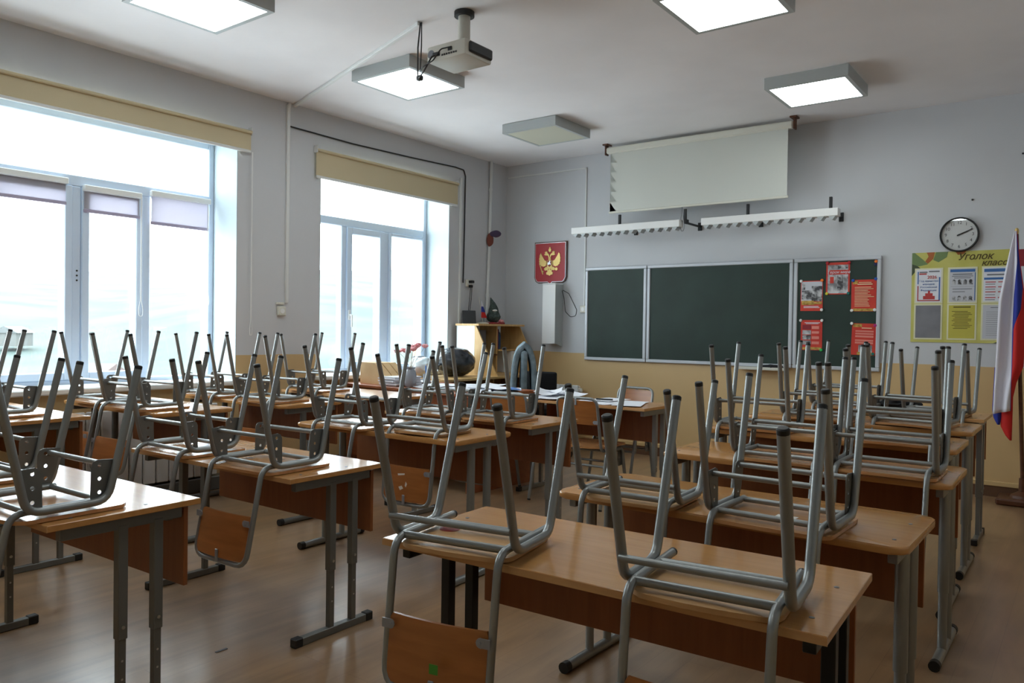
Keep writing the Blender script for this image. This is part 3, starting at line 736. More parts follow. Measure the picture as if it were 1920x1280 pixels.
for k in range(4):
    for zz in (.55, .08):
        cx, cz = x + PW * (.2 + .2 * k), z + PH * (zz + .06)
        b.poly([(cx + .013 * math.cos(a * PI / 5), cz + .016 * math.sin(a * PI / 5)) for a in range(10)], 'xz', -.0115, -.0099)
        b.poly([(cx - .017, cz - .026), (cx + .017, cz - .026), (cx + .01, cz - .01), (cx - .01, cz - .01)], 'xz', -.0113, -.0099)
b.build('silhouettes', M['photo'], o, 0)
o, x, z = pocket(2, 0, 'paper', 'page')
onp(o, 'blue_print', x, z, [(.05, .86, .97, .95), (.05, .64, .97, .7)]); onp(o, 'red_print', x, z, [(.1, k, .46, k + .025) for k in (.12, .28, .42, .56)] + [(.54, k, .9, k + .025) for k in (.12, .28, .42, .56)])
onp(o, 'ink', x, z, [(.1, k, .44, k + .02) for k in (.06, .2, .36, .5)] + [(.15, .76, .85, .8)])
pocket(0, 1, 'grey_sheet', 'page')
o, x, z = pocket(1, 1, 'olive_hi', 'page')
onp(o, 'dark_text', x, z, [(.2, .91, .82, .94)] + [(.2 + .06 * math.sin(k * 2.1), .3 + .045 * k, .8 - .08 * math.cos(k * 1.7), .315 + .045 * k) for k in range(12)])
o, x, z = pocket(2, 1, 'pale_sheet', 'page')
onp(o, 'ink', x, z, [(.3, .9, .7, .92)] + [(.15, .12 + .06 * k, .85 - .1 * math.sin(k * 2.3) ** 2, .128 + .06 * k) for k in range(12)])
# second, maroon notice board to the right
t = thing('notice_board', 'maroon and yellow notice board at the picture edge behind the flag', 'notice board', (3.985, 0, 1.20))
MB().box((0, -.006, 0), (.75, 0, .785)).build('board', M['maroon'], t, 0)
MB().box((.0, -.0075, .3), (.75, -.006, .5)).build('yellow_band', M['olive_hi'], t, 0)
for i, (a, b_) in enumerate(((.02, .45), (.26, .45), (.5, .45), (.02, .08), (.26, .08), (.5, .08))):
    MB().box((a, -.009, b_), (a + .2, -.006, b_ + .2)).build('page', M['pale_sheet' if i != 4 else 'poster_red'], t, 0)

# ------------------------------------------------------------------ flag on its stand
t = thing('flag_stand', 'dark wooden floor stand and pole holding the tricolour flag', 'flag stand', (4.075, -.20, 0))
MB().box((-.17, -.15, 0), (.17, .15, .05), .012).lathe([(.09, .05), (.08, .07), (.03, .10), (.028, .2)], (0, 0, 0), 16).build('base', M['brownwood'], t, 30)
MB().tube([(0, 0, .06), (-.08, -.03, 2.08)], .014).build('pole', M['brownwood'], t)
MB().blob((-.08, -.03, 2.1), (.016, .016, .03), 0, 2).build('finial', M['gold'], t)
fl = MB()
def ip(tab, z):
    for (z0, a), (z1, b_) in zip(tab, tab[1:]):
        if z0 >= z >= z1: return a + (b_ - a) * (z0 - z) / (z0 - z1)
    return tab[-1][1] if z < tab[-1][0] else tab[0][1]
# fold lines of the hanging cloth: left edge, white/blue seam, blue/red seam, right edge
E0 = [(2.1, 3.984), (1.95, 3.955), (1.58, 3.893), (1.2, 3.886), (.72, 3.872)]
E1 = [(2.1, 3.996), (1.86, 4.008), (1.60, 3.990), (1.30, 3.985), (1.0, 3.987), (.72, 3.984)]
E2 = [(2.1, 3.998), (1.86, 4.022), (1.66, 4.046), (1.50, 4.038), (1.36, 3.994), (1.0, 3.990), (.72, 3.987)]
E3 = [(2.1, 4.0), (1.86, 4.026), (1.58, 4.062), (1.25, 4.068), (1.06, 4.062), (.94, 4.02), (.80, 3.996), (.72, 3.990)]
def strip(a, b_, n, mi, ph, z0=2.1, z1=.72, dy=0.0):
    fl.mi = mi
    def f(u, v):
        z = z0 + (z1 - z0) * u
        x0, x1 = ip(a, z), ip(b_, z)
        amp = .032 * min(1, u * 3)
        V_ = (ip(E0, z), ip(E3, z)); w = (x0 + (x1 - x0) * v - V_[0]) / max(.01, V_[1] - V_[0])
        return (x0 + (x1 - x0) * v, -.285 + dy - amp * math.sin(w * 3.2 * PI + .8 * u) - .012 * math.sin(w * 11 + 4 * u) * min(1, 2 * u), z - .03 * u * (1 - v) * (mi == 0))
    fl.grid(f, 44, n)
strip(E0, E1, 14, 0, 0); strip(E1, E2, 6, 1, 0); strip(E2, E3, 8, 2, 0)
# lower corner of the cloth hanging behind the white fold
G0 = [(1.05, 3.872), (.72, 3.862), (.655, 3.872), (.6, 3.90)]
G1 = [(1.05, 3.94), (.72, 3.925), (.655, 3.925), (.6, 3.915)]
def low(a, b_, z0, z1, mi):
    fl.mi = mi
    fl.grid(lambda u, v: (ip(a, z0 + (z1 - z0) * u) * (1 - v) + ip(b_, z0 + (z1 - z0) * u) * v, -.235 - .015 * math.sin(v * PI), z0 + (z1 - z0) * u), 16, 6)
low(G0, G1, 1.05, .605, 1)
low([(1.05, 3.94), (.72, 3.925), (.6, 3.918), (.53, 3.95), (.485, 3.985)], [(1.05, 4.0), (.72, 3.998), (.485, 3.996)], 1.05, .49, 2)
fl.mi = 0
fo = fl.build('flag', [M['fl_white'], M['fl_blue'], M['fl_red']], None, 60)
sm = fo.modifiers.new('thickness', 'SOLIDIFY'); sm.thickness = .0016
tag(fo, 'large white, blue and red flag draped from its pole beside the notice boards', 'flag')

# ------------------------------------------------------------------ radiators
def radiator(name, label, n, pitch, h, loc, rz):
    t = thing(name, label, 'radiator', loc, rz)
    b = MB()
    for i in range(n):
        x = (i - (n - 1) / 2) * pitch
        b.box((x - pitch * .46, -.045, 0), (x + pitch * .46, -.025, h), .006)
        b.box((x - pitch * .2, -.03, .02), (x + pitch * .2, .05, h - .01), .01)
        b.box((x - pitch * .46, -.035, h - .05), (x + pitch * .46, .05, h - .035), .004)
    b.build('sections', M['rad'], t, 30)
    hw = n * pitch / 2
    MB().tube([(-hw - .12, 0, h - .06), (hw + .02, 0, h - .06)], .02).tube([(-hw - .12, 0, .06), (hw + .02, 0, .06)], .02).build('manifold_pipe', M['rad'], t)
radiator('radiator', 'long white sectional radiator under the big window', 14, .1, .56, (XL + .075, -4.55, .12), PI / 2)
radiator('radiator', 'short white radiator on the front wall behind the black chair', 6, .085, .56, (-.26, -.09, .13), 0)
tag(MB().box((XL + .02, -5.45, .0), (XL + .13, -3.75, .105), .004).build('pipe_cover', M['steel_dark'], smooth=30), 'low dark box running along the floor beneath the window radiator', 'pipe cover')

# ------------------------------------------------------------------ furniture : chairs
def seat_fn(w, y0, y1, z0):
    def f(u, v):
        # outline: rounded corners, bowed rear edge
        x = (u - .5) * 2; y = v
        yy = y0 + (y1 - y0) * v - .028 * (1 - v) * (1 - x * x) + .006 * v * (1 - x * x)
        cr = .05
        ww = w / 2
        # corner rounding by narrowing near front/back
        d0 = min(v * (y1 - y0), cr); d1 = min((1 - v) * (y1 - y0), cr * .8)
        n0 = cr - math.sqrt(max(0, cr * cr - (cr - d0) ** 2)); n1 = cr * .8 - math.sqrt(max(0, (cr * .8) ** 2 - (cr * .8 - d1) ** 2))
        xx = x * (ww - .6 * n0 - .6 * n1)
        zz = z0 + .006 * (1 - v) ** 2 * (1 - x * x)
        return (xx, yy, zz)
    return f
def holed_plate(side, near, L):
    """perforated gusset between leg and upper bar; polygon in y-z with three holes, extruded along x"""
    cu = bpy.data.curves.new('plate', 'CURVE'); cu.dimensions = '2D'; cu.fill_mode = 'BOTH'; cu.extrude = .0015
    def spl(pts):
        s = cu.splines.new('POLY'); s.points.add(len(pts) - 1); s.use_cyclic_u = True
        for p, q in zip(s.points, pts): p.co = (q[0], q[1], 0, 1)
    spl(L['outline'])
    for (hy, hz) in L['holes']: spl([(hy + .0065 * math.cos(k * PI / 5), hz + .0065 * math.sin(k * PI / 5)) for k in range(10)])
    ob = bpy.data.objects.new('plate', cu); C.objects.link(ob); bpy.context.view_layer.update()
    me = bpy.data.meshes.new_from_object(ob.evaluated_get(bpy.context.evaluated_depsgraph_get()))
    bpy.data.objects.remove(ob); bpy.data.curves.remove(cu)
    me.transform(Matrix(((0, 0, 1, 0), (1, 0, 0, 0), (0, 1, 0, 0), (0, 0, 0, 1))))   # (y,z,0)->(x=0,y,z)
    return me

RT = .0125
def make_chair(kind, loc=(0, 0, 0)):
    """built upside down: origin on the surface its seat lies on, near side -y, legs up"""
    t = thing('school_chair', 'chair', 'chair', loc)
    zt = .034
    if kind == 'A': base, tn, tf, hn, hf, rad, hw = .104, -.215, .240, .4176, .4277, .055, .1825
    else: base, tn, tf, hn, hf, rad, hw = .120, -.204, .216, .4487, .4618, .055, .1915
    sw = .336 if kind == 'A' else .392
    y0, y1 = (-.125, .16) if kind == 'A' else (-.15, .19)
    zu = .031 if kind == 'A' else zt          # height of the leg frame's run beside / on the seat
    f = seat_fn(sw, y0, y1, .0135)
    MB().slab(f, 14, 14, .0115).build('seat', [M['seat_under'] if kind == 'A' else M['ply']], t, 50)
    for s in (-1, 1):
        x = s * hw
        o = MB().tube([(x, tn, hn - .012), (x, -base, zu), (x, base, zu), (x, tf, hf - .012)], RT, rad, 10).build('leg_frame', M['steel'], t)
        for yy, hh, d in ((tn, hn, -1), (tf, hf, 1)):
            dr = Vector((0, (yy - d * base), hh - zu)).normalized()
            p = Vector((x, yy, hh - .012))
            MB().tube([p - dr * .001, p + dr * .009, p + dr * .012], [.0129, .0129, .010], 0, 10).build('foot_cap', M['cap'], o)
        # back tube along the seat side, then down behind the desk edge
    xb = hw - .0255
    yb = -(base + .045) if kind == 'A' else -(base + .035)
    rc = .045 if kind == 'A' else .075; zbk = -.345; ye = .158 if kind == 'A' else .125
    pts = [(-xb, ye, zt), (-xb, yb, zt), (-xb + .002, yb - rc, zbk), (xb - .002, yb - rc, zbk), (xb, yb, zt), (xb, ye, zt)]
    MB().tube(pts, .0108, [0, .055, .06, .06, .055, 0], 10).build('back_frame', M['steel'], t)
    bfr = t.children[-1] if False else [c for c in t.children if c.name.startswith('back_frame')][0]
    if kind == 'A':
        for s in (-1, 1): MB().tube([(s * xb, ye - .004, zt), (s * xb, ye + .004, zt)], .0112).build('end_plug', M['cap'], bfr)
    if kind == 'A':
        MB().tube([(-hw, -base - .032, .088), (hw, -base - .032, .088)], .009).build('stretcher', M['steel'], t)
        for y in (-base - .005, .06): MB().tube([(-xb, y, zt), (xb, y, zt)], .0105).build('seat_rail', M['steel'], t)
    else:
        for y in (-base + .012, base - .012): MB().tube([(-xb, y, zt), (xb, y, zt)], .0095).build('seat_rail', M['steel'], t)
    if kind == 'B':
        for near in (1, -1):
            yl = lambda z: (-near) * (base + (.21 - base) * (z - zt) / (.453 - zt))
            d = near
            
            out = [(yl(.05) + d * .012, .036), (yl(.095), .095), (yl(.162), .162), (yl(.162) + d * .055, .166), (yl(.162) + d * .069, .160), (yl(.162) + d * .075, .146), (yl(.162) + d * .077, .036)]
            L = dict(outline=out, holes=[(yl(.168) + d * .05, z) for z in (.062, .105, .148)])
            me = holed_plate(0, near, L)
            me.materials.clear(); me.materials.append(M['steel_dark'])
            for s in (-1, 1):
                o = bpy.data.objects.new('bracket_plate', me); C.objects.link(o); o.parent = t; o.location = (s * (hw - .012), 0, 0)
            MB().tube([(-hw + .012, yl(.160) + d * .035, .150), (hw - .012, yl(.160) + d * .035, .150)], .009).build('stretcher', M['steel'], t)
    # backrest plywood, slightly dished
    def bf(u, v):
        x = (u - .5) * 2
        cr = max(0, abs(v - .5) * 2 - .75) / .25
        w = xb - .004 - .012 * cr * cr
        z = -.156 - .172 * v
        y = yb - rc * (.034 - z) / .379 - .006 - .012 * (1 - x * x)
        return (x * w, y, z)
    q = MB(); A_ = q.grid(bf, 12, 8); B_ = q.grid(lambda u, v: Vector(bf(u, v)) + Vector((0, .009, 0)), 12, 8)
    nu, nv = 12, 8
    def rim(V): return [V[i][0] for i in range(nu + 1)] + [V[nu][j] for j in range(1, nv + 1)] + [V[i][nv] for i in range(nu - 1, -1, -1)] + [V[0][j] for j in range(nv - 1, 0, -1)]
    a, b_ = rim(A_), rim(B_); k = len(a)
    for i in range(k): q.bm.faces.new((a[i], a[(i + 1) % k], b_[(i + 1) % k], b_[i]))
    bk = q.build('backrest', M['plyback'], t, 50)
    yy = lambda z: yb - rc * (.034 - z) / .379
    for s_, z_ in ((-1, -.178), (1, -.178)):
        b = MB()
        b.poly([(s_ * (xb - .022) + .013 * math.cos(k * PI / 6), z_ + .013 * math.sin(k * PI / 6)) for k in range(12)], 'xz', yy(z_) - .0245, yy(z_) - .0215)
        b.box((s_ * (xb - .022), yy(z_) - .024, z_ - .012), (s_ * (xb + .004), yy(z_) - .0205, z_ + .012))
        b.lathe([(.0045, yy(z_) - .0245), (.0045, yy(z_) - .027)], (s_ * (xb - .024), 0, z_), 8, 'y')
        b.build('back_clip', M['clip'], bk, 0)
    b = MB().box((-.009, yy(-.32) - .022, -.345), (.009, yy(-.32) - .017, -.295), .003).lathe([(.004, yy(-.31) - .022), (.004, yy(-.31) - .025)], (0, 0, -.305), 8, 'y')
    b.build('back_clip', M['clip'], bk, 0)
    return t

# desks ---------------------------------------------------------------------------------------------
def make_desk(kind, h, label, loc, rz, group='pupils\' two-seat desks', w=1.2, leg='steel', panel='panel'):
    """kind 'square' (square tube legs, sharp top) or 'round' (rounded top, round tube feet)"""
    t = thing('school_desk', label, 'desk', loc, rz, group)
    hw, hd = w / 2, .25
    if kind == 'square':
        MB().box((-hw, -hd, h - .020), (hw, hd, h), .0015).build('tabletop', [M['desk']], t, 0)
        MB().box((-hw - .0006, -hd - .0006, h - .0195), (hw + .0006, -hd + .001, h - .002)).build('edge_strip', M['desk_edge'], t, 0)
    else:
        b = MB(); r = .045
        P = [(-hw, -hd), (hw, -hd), (hw, hd), (-hw, hd)]
        out = [(p.x, p.y) for p in fillet([(a, c, 0) for a, c in P], r, 5, True)]
        b.poly(out, 'xy', h - .024, h)
        es = [e for e in b.bm.edges if abs(e.verts[0].co.z - e.verts[1].co.z) < 1e-6]
        bmesh.ops.bevel(b.bm, geom=es, offset=.008, segments=3, affect='EDGES', profile=.5)
        b.build('tabletop', M['desk'], t, 40)
    MB().box((-hw + .03, .205, h - .30), (hw - .03, .221, h - .030), .001).build('modesty_panel', M[panel], t, 0)
    ms = M[leg]
    b = MB()
    b.box((-hw + .07, .165, h - .075), (hw - .07, .19, h - .045), .002)
    for s in (-1, 1): b.box((s * (hw - .045) - .014, -.20, h - .062), (s * (hw - .045) + .014, .20, h - .021), .002)
    b.build('top_frame', ms, t, 30)
    for s in (-1, 1):
        x = s * (hw - .045)
        lf_ = MB()
        if kind == 'square':
            for y in (-.005, .115):
                lf_.box((x - .016, y - .016, .27), (x + .016, y + .016, h - .05), .002); lf_.box((x - .0125, y - .0125, .028), (x + .0125, y + .0125, .28), .001)
            o = lf_.build('leg_pair', ms, t, 30)
            ft = MB().box((x - .0155, -.175, .001), (x + .0155, .205, .032), .002).build('foot', ms, o, 30)
            for y0, y1 in ((-.195, -.155), (.185, .225)): MB().box((x - .018, y0, 0), (x + .018, y1, .036), .003).build('foot_cap', M['cap'], o, 30)
            b = MB()
            for y in (-.005, .115):
                b.lathe([(.006, .0165), (.006, .0195), (.003, .020)], (x, y, .31), 8, 'x'); b.lathe([(.004, .0126), (.004, .0128)], (x, y, .2), 8, 'x'); b.lathe([(.004, .0126), (.004, .0128)], (x, y, .14), 8, 'x')
            b.build('adjusting_bolts', M['bolt'], o)
        else:
            for y in (-.06, .075):
                lf_.tube([(x, y, .26), (x, y, h - .05)], .021, 0, 14); lf_.tube([(x, y, .03), (x, y, .27)], .017, 0, 12)
            o = lf_.build('leg_pair', ms, t)
            MB().tube([(x, -.225, .02), (x, .225, .02)], .0195, 0, 14).build('foot', ms, o)
            for y0, y1 in ((-.245, -.215), (.215, .245)): MB().tube([(x, y0, .021), (x, y1, .021)], .0215, 0, 14).build('foot_cap', M['cap'], o)
    b = MB()
    for s in (-1, 1):
        for y in (-.16, .08): b.lathe([(.006, h), (.006, h + .0012), (.002, h + .0016)], (s * (hw - .05), y, 0), 10)
    b.build('top_screws', M['steel_dark'], t)
    return t

GD = "pupils' two-seat desks"
DESKS = dict(
 R1=('square', .69, 3.462, -5.515, .045, 'black-legged beech desk nearest the camera', 'black_steel'),
 R2=('round', .684, 3.475, -4.66, -.012, 'round-cornered desk directly behind the black-legged desk', 'steel'),
 R3=('round', .725, 3.465, -3.75, 0, 'third desk back in the column behind the black-legged desk', 'steel'),
 R4=('round', .775, 3.40, -3.12, 0, 'fourth desk back behind the black-legged desk, chipped front edge', 'steel'),
 R5=('round', .785, 3.385, -2.40, 0, 'fifth desk back behind the black-legged desk', 'steel'),
 R6=('square', .785, 3.365, -1.63, 0, 'foremost desk in the column beside the flag', 'steel'),
 L1=('square', .69, 1.43, -6.105, .03, 'glossy desk at the lower left corner of the picture', 'steel_dark'),
 L2=('square', .691, 1.388, -5.197, .011, 'glossy desk left of the black-legged desk, brown panel below', 'steel_dark'),
 M1=('round', .735, 1.39, -4.24, .02, 'round-cornered desk in the middle column with a chair lacking plates', 'steel'),
 M2=('square', .737, 1.32, -3.47, 0, 'middle column desk nearest the teacher\'s papers', 'steel'),
 W1=('square', .785, -.47, -5.59, .0, 'window-side desk at the far left picture edge', 'steel_dark'),
 W2=('round', .785, -.32, -4.80, -.01, 'round-cornered desk under the big window, second in the window column', 'steel_dark'),
 W3=('round', .780, -.25, -4.00, 0, 'window column desk beside the wall between the windows', 'steel_dark'),
 W4=('square', .780, -.15, -3.20, 0, 'window column desk with one chair and a bare bright half', 'steel'),
 T2=('square', .75, 1.40, -2.20, -.03, 'desk covered with loose papers, in front of the blackboard', 'steel'),
)
desk = {}
for k, (kd, h, x, y, rz, lab, lg) in DESKS.items():
    desk[k] = make_desk(kd, h, lab, (x, y, 0), rz, GD, leg=lg)

# chairs: (desk, kind, x, y, yaw, label)
protoA = protoB = None
CH = [
 ('R1', 'A', 3.119, -5.684, 0.18, 'upturned chair with red spot on seat, left on the black-legged desk'),
 ('R1', 'A', 3.804, -5.64, 0.11, 'upturned chair at right on the black-legged desk'),
 ('R2', 'A', 3.193, -4.835, 0.057, 'upturned chair without plates, left on the round-cornered desk behind the black-legged one'),
 ('R2', 'B', 3.691, -4.84, -0.021, 'upturned chair with plates and white seat sticker, behind the black-legged desk'),
 ('R3', 'B', 3.396, -3.85, 0, 'upturned chair at left on the third desk of the right column'),
 ('R3', 'B', 3.818, -3.86, 0, 'upturned chair at right on the third desk of the right column'),
 ('R4', 'B', 3.057, -3.222, 0.025, 'upturned chair at the chipped left end of the fourth right-column desk'),
 ('R4', 'B', 3.736, -3.273, 0.041, 'upturned chair at right on the fourth right-column desk'),
 ('R5', 'B', 3.202, -2.564, 0, 'upturned chair at left on the fifth right-column desk'),
 ('R5', 'B', 3.685, -2.496, -0.12, 'upturned chair at right on the fifth right-column desk'),
 ('R6', 'B', 3.139, -1.736, -0.053, 'upturned chair at left on the foremost desk near the flag'),
 ('R6', 'A', 3.703, -1.737, -0.04, 'upturned chair at right on the foremost desk, nearest the flag'),
 ('L1', 'B', 1.79, -6.259, 0.035, 'large upturned chair at right on the lower left corner desk'),
 ('L1', 'B', 1.092, -6.2, 0.03, 'upturned chair at the left picture edge on the lower left corner desk'),
 ('L2', 'B', 1.085, -5.33, 0.03, 'upturned chair at left on the glossy desk left of the black-legged desk'),
 ('L2', 'B', 1.69, -5.328, 0.04, 'upturned chair at right on the glossy desk, orange backrest hanging low'),
 ('W1', 'B', -0.22, -5.68, 0.0, 'upturned chair at right on the window-side desk at far left'),
 ('W1', 'B', -0.80, -5.68, 0, 'upturned chair at left on the window-side desk at far left'),
 ('W2', 'B', -0.533, -4.926, 0.02, 'upturned chair at left on the rounded desk under the big window'),
 ('W2', 'B', -0.043, -4.956, 0.08, 'upturned chair at right on the rounded desk under the big window'),
 ('W3', 'B', -0.56, -4.147, 0.05, 'upturned chair at left on the desk beside the between-windows wall'),
 ('W3', 'B', 0.057, -4.139, 0.065, 'upturned chair at right on the desk beside the between-windows wall'),
 ('W4', 'B', -0.448, -3.336, 0.048, 'lone upturned chair on the half-empty window column desk'),
 ('M1', 'B', 1.197, -4.4, -0.01, 'upturned chair with plates at left on the middle round-cornered desk'),
 ('M1', 'A', 1.68, -4.31, 0.063, 'upturned chair without plates at right on the middle round-cornered desk'),
 ('M2', 'B', 1.108, -3.608, 0.024, 'upturned chair at left on the middle desk nearest the papers'),
 ('M2', 'B', 1.584, -3.614, 0.041, 'upturned chair at right on the middle desk nearest the papers'),
]
GC = 'school chairs turned upside down on the desks'
chairs = []
for dk, kd, x, y, rz, lab in CH:
    z = DESKS[dk][1]
    src = protoA if kd == 'A' else protoB
    if src is None:
        o = make_chair(kd); o.location = (x, y, z + .0005); o.rotation_euler = (0, 0, rz); tag(o, lab, 'chair', GC)
        if kd == 'A': protoA = o
        else: protoB = o
    else:
        o = copy_thing(src, (x, y, z + .0005), (0, 0, rz), lab, GC)
    chairs.append(o)
GU = 'school chairs standing upright at the paper desk'
UP = [
 (protoB, 1.53, -2.40, PI + .03, 'upright chair before the paper desk, backrest facing the camera at right'),
 (protoB, .93, -2.42, PI + .02, 'upright chair before the paper desk at left, beside the middle desk'),
 (protoB, 1.36, -1.63, -.02, 'upright chair behind the paper desk, facing the camera'),
]
for src, x, y, rz, lab in UP:
    copy_thing(src, (x, y, .4625), (PI, 0, rz), lab, GU)
# stickers and marks on single chairs
def sticker(chair, mm, name, shape, z, lab):
    b = MB()
    if shape[0] == 'disc': b.lathe([(shape[3], z), (shape[3], z + .0008)], (shape[1], shape[2], 0), 20)
    else: b.box((shape[1], shape[2], z), (shape[3], shape[4], z + .0008))
    o = b.build(name, M[mm], chair, 0); o['label'] = lab
sticker(chairs[0], 'red_sticker', 'paint_spot', ('disc', -.115, .066, .030), .0145, 'dark red round spot')
sticker(chairs[3], 'white_sticker', 'sticker', ('box', -.02, .008, .045, .045), .0142, 'white paper sticker')
sticker(chairs[4], 'white_sticker', 'sticker', ('box', .005, .012, .055, .045), .0142, 'white paper sticker')
b = MB().box((.01, -.235, -.265), (.035, -.2335, -.24)); o = b.build('sticker', M['green_sticker'], chairs[0], 0); o['label'] = 'green square sticker'
b = MB().poly([(-.02, -.185), (.025, -.18), (.024, -.188), (-.018, -.194)], 'xz', -.231, -.2295).poly([(.03, -.24), (.036, -.22), (.044, -.232), (.036, -.248)], 'xz', -.234, -.2325).poly([(-.01, -.25), (.01, -.243), (.02, -.256), (0, -.266)], 'xz', -.236, -.2345)
o = b.build('scratches', M['white_sticker'], chairs[24], 0); o['label'] = 'pale scratch marks'

# ------------------------------------------------------------------ teacher's corner
t = thing('teacher_desk', "long reddish-brown teacher's desk crowded with papers by the narrower window", 'desk', (-.16, -2.27, 0), -.11)
H1 = .78
MB().box((-.85, -.40, H1 - .024), (.85, .40, H1), .002).build('tabletop', M['redwood'], t, 0)
MB().box((-.80, -.34, .12), (.80, -.32, H1 - .03), .001).build('modesty_panel', M['redwood'], t, 0)
for s in (-1, 1): MB().box((s * .80 - .012, -.36, 0), (s * .80 + .012, .37, H1 - .024), .001).build('side_panel', M['redwood'], t, 0)
# computer desk with hutch
t = thing('computer_desk', 'low oak computer desk along the window wall in the front corner', 'desk', (XL + .365, -.98, 0))
MB().box((-.30, -.80, .776), (.32, .82, .80), .002).build('tabletop', M['oak'], t, 0)
for y in (-.78, 0, .80): MB().box((-.28, y - .009, 0), (.25, y + .009, .776), 0).build('side_panel', M['oak'], t, 0)
MB().box((-.29, -.77, .15), (-.27, .79, .776)).build('back_panel', M['oak'], t, 0)
MB().box((-.25, -.75, .64), (.29, .78, .655)).build('keyboard_shelf', M['oak'], t, 0)
t = thing('desk_hutch', 'oak shelf hutch with slanted ends on the computer desk', 'shelf unit', (XL + .065, -.54, .80))
def endp(y, mm, nm='end_panel'): MB().poly([(0, 0), (.56, 0), (.27, .525), (0, .525)], 'xz', y - .009, y + .009).build(nm, M[mm], t, 0)
endp(-.395, 'oak'); endp(.385, 'oak')
MB().box((0, -.4055, .17), (.252, -.404, .525)).build('white_side_sheet', M['white_lam'], t, 0)
MB().box((-.01, -.42, .525), (.32, .41, .547), .002).build('top_board', M['oak'], t, 0)
MB().box((0, -.01, 0), (.24, .012, .525)).build('divider', M['oak'], t, 0)
MB().box((0, .012, .25), (.26, .376, .266)).build('shelf', M['oak'], t, 0)
MB().box((0, -.386, .20), (.26, -.01, .216)).build('shelf', M['brownwood'], t, 0)
GH = 'things kept in and on the hutch'
tag(MB().box((XL + .06, -.46, 1.07), (XL + .24, -.43, 1.29), .002).build('book', M['maroon'], smooth=0), 'dark red book standing inside the hutch', 'book')
tag(MB().lathe([(.035, 0), (.036, .01), (.036, .15), (.03, .18), (.013, .2), (.013, .225)], (XL + .16, -.34, 1.067), 16).build('bottle', M['bottle']), 'blue plastic bottle on the right shelf of the hutch', 'bottle')
tag(MB().box((XL + .08, -.30, .801), (XL + .33, -.20, 1.045), .002).build('carton', M['white_lam'], smooth=0), 'white carton in the lower right compartment of the hutch', 'box')
tag(MB().box((XL + .08, -.88, 1.017), (XL + .2, -.60, 1.28), .003).build('wall_stand_in', M['grey_sheet'], smooth=0), 'grey file box in the left compartment of the hutch', 'box')  # added grey block, stands for the wall seen through the open left compartment
# on top of the hutch
o = MB().box((-.075, -.008, 0), (.075, .008, .15), .004).build('tablet', M['dark'], smooth=30); o.location = (XL + .12, -.80, 1.347); o.rotation_euler = (-.25, 0, .9)
tag(o, 'dark tablet-like frame leaning on top of the hutch', 'frame')
t = thing('table_flag', 'tiny white, blue and red flag on a thin stick atop the hutch', 'flag', (XL + .15, -.60, 1.347))
t.scale = (1.7, 1.7, 1.15)
MB().lathe([(.04, 0), (.04, .012), (.012, .02)], (0, 0, 0), 14).tube([(0, 0, .015), (-.02, -.02, .26)], .002).build('stick', M['offwhite'], t)
b = MB()
for i, z in enumerate(((.17, .225), (.115, .17), (.06, .115))):
    b.mi = i; k0, k1 = (.225 - z[1]) / .165, (.225 - z[0]) / .165
    b.poly([(-.018, z[1]), (-.018 + .055 * k0, z[1]), (-.018 + .055 * k1 + .004, z[0]), (-.018, z[0])], 'yz', -.001, .001)
b.build('cloth', [M['fl_white'], M['fl_blue'], M['fl_red']], t, 0)
t = thing('gnome_ornament', 'dark green gnome-like ornament with bent pointed hat on the hutch', 'ornament', (XL + .16, -.42, 1.347))
MB().box((-.09, -.1, 0), (.09, .1, .022), .006).build('base', M['maroon'], t, 30)
MB().blob((0, 0, .085), (.075, .08, .07), .1, 3, 5).build('body', M['pine'], t)
MB().blob((.06, .06, .035), (.03, .04, .022), .1, 2, 6).build('foot', M['pink'], t)
MB().blob((.03, -.02, .155), (.03, .035, .016), .05, 2, 7).build('face', M['white'], t)
MB().tube([(0, 0, .13), (0, -.005, .18), (0, -.02, .23), (0, -.045, .27), (0, -.06, .30)], [.06, .052, .032, .016, .004], 0, 12).build('hat', M['pine'], t)
# things on the computer desk
tag(MB().blob((XL + .34, -1.28, .945), (.19, .24, .15), .035, 5, 11).build('bin_bag', M['bag']), 'bulging dark plastic bag on the computer desk', 'bag')
tag(MB().blob((XL + .24, -1.68, .90), (.13, .13, .098), .09, 4, 12).build('carrier_bag', M['clearbag']), 'crumpled pale carrier bag beside the dark plastic bag', 'bag')
t = thing('desk_speaker', 'small grey desktop speaker standing on the window sill', 'speaker', (-1.27, -1.33, .845), 0)
MB().box((-.05, -.05, 0), (.05, .05, .15), .008).build('cabinet', M['vase'], t, 30)
for z, r in ((.045, .030), (.11, .020)): MB().lathe([(r, 0), (r * .9, -.006), (r * .4, -.001)], (0, -.05, z), 16, 'y').build('cone', M['dark'], t)

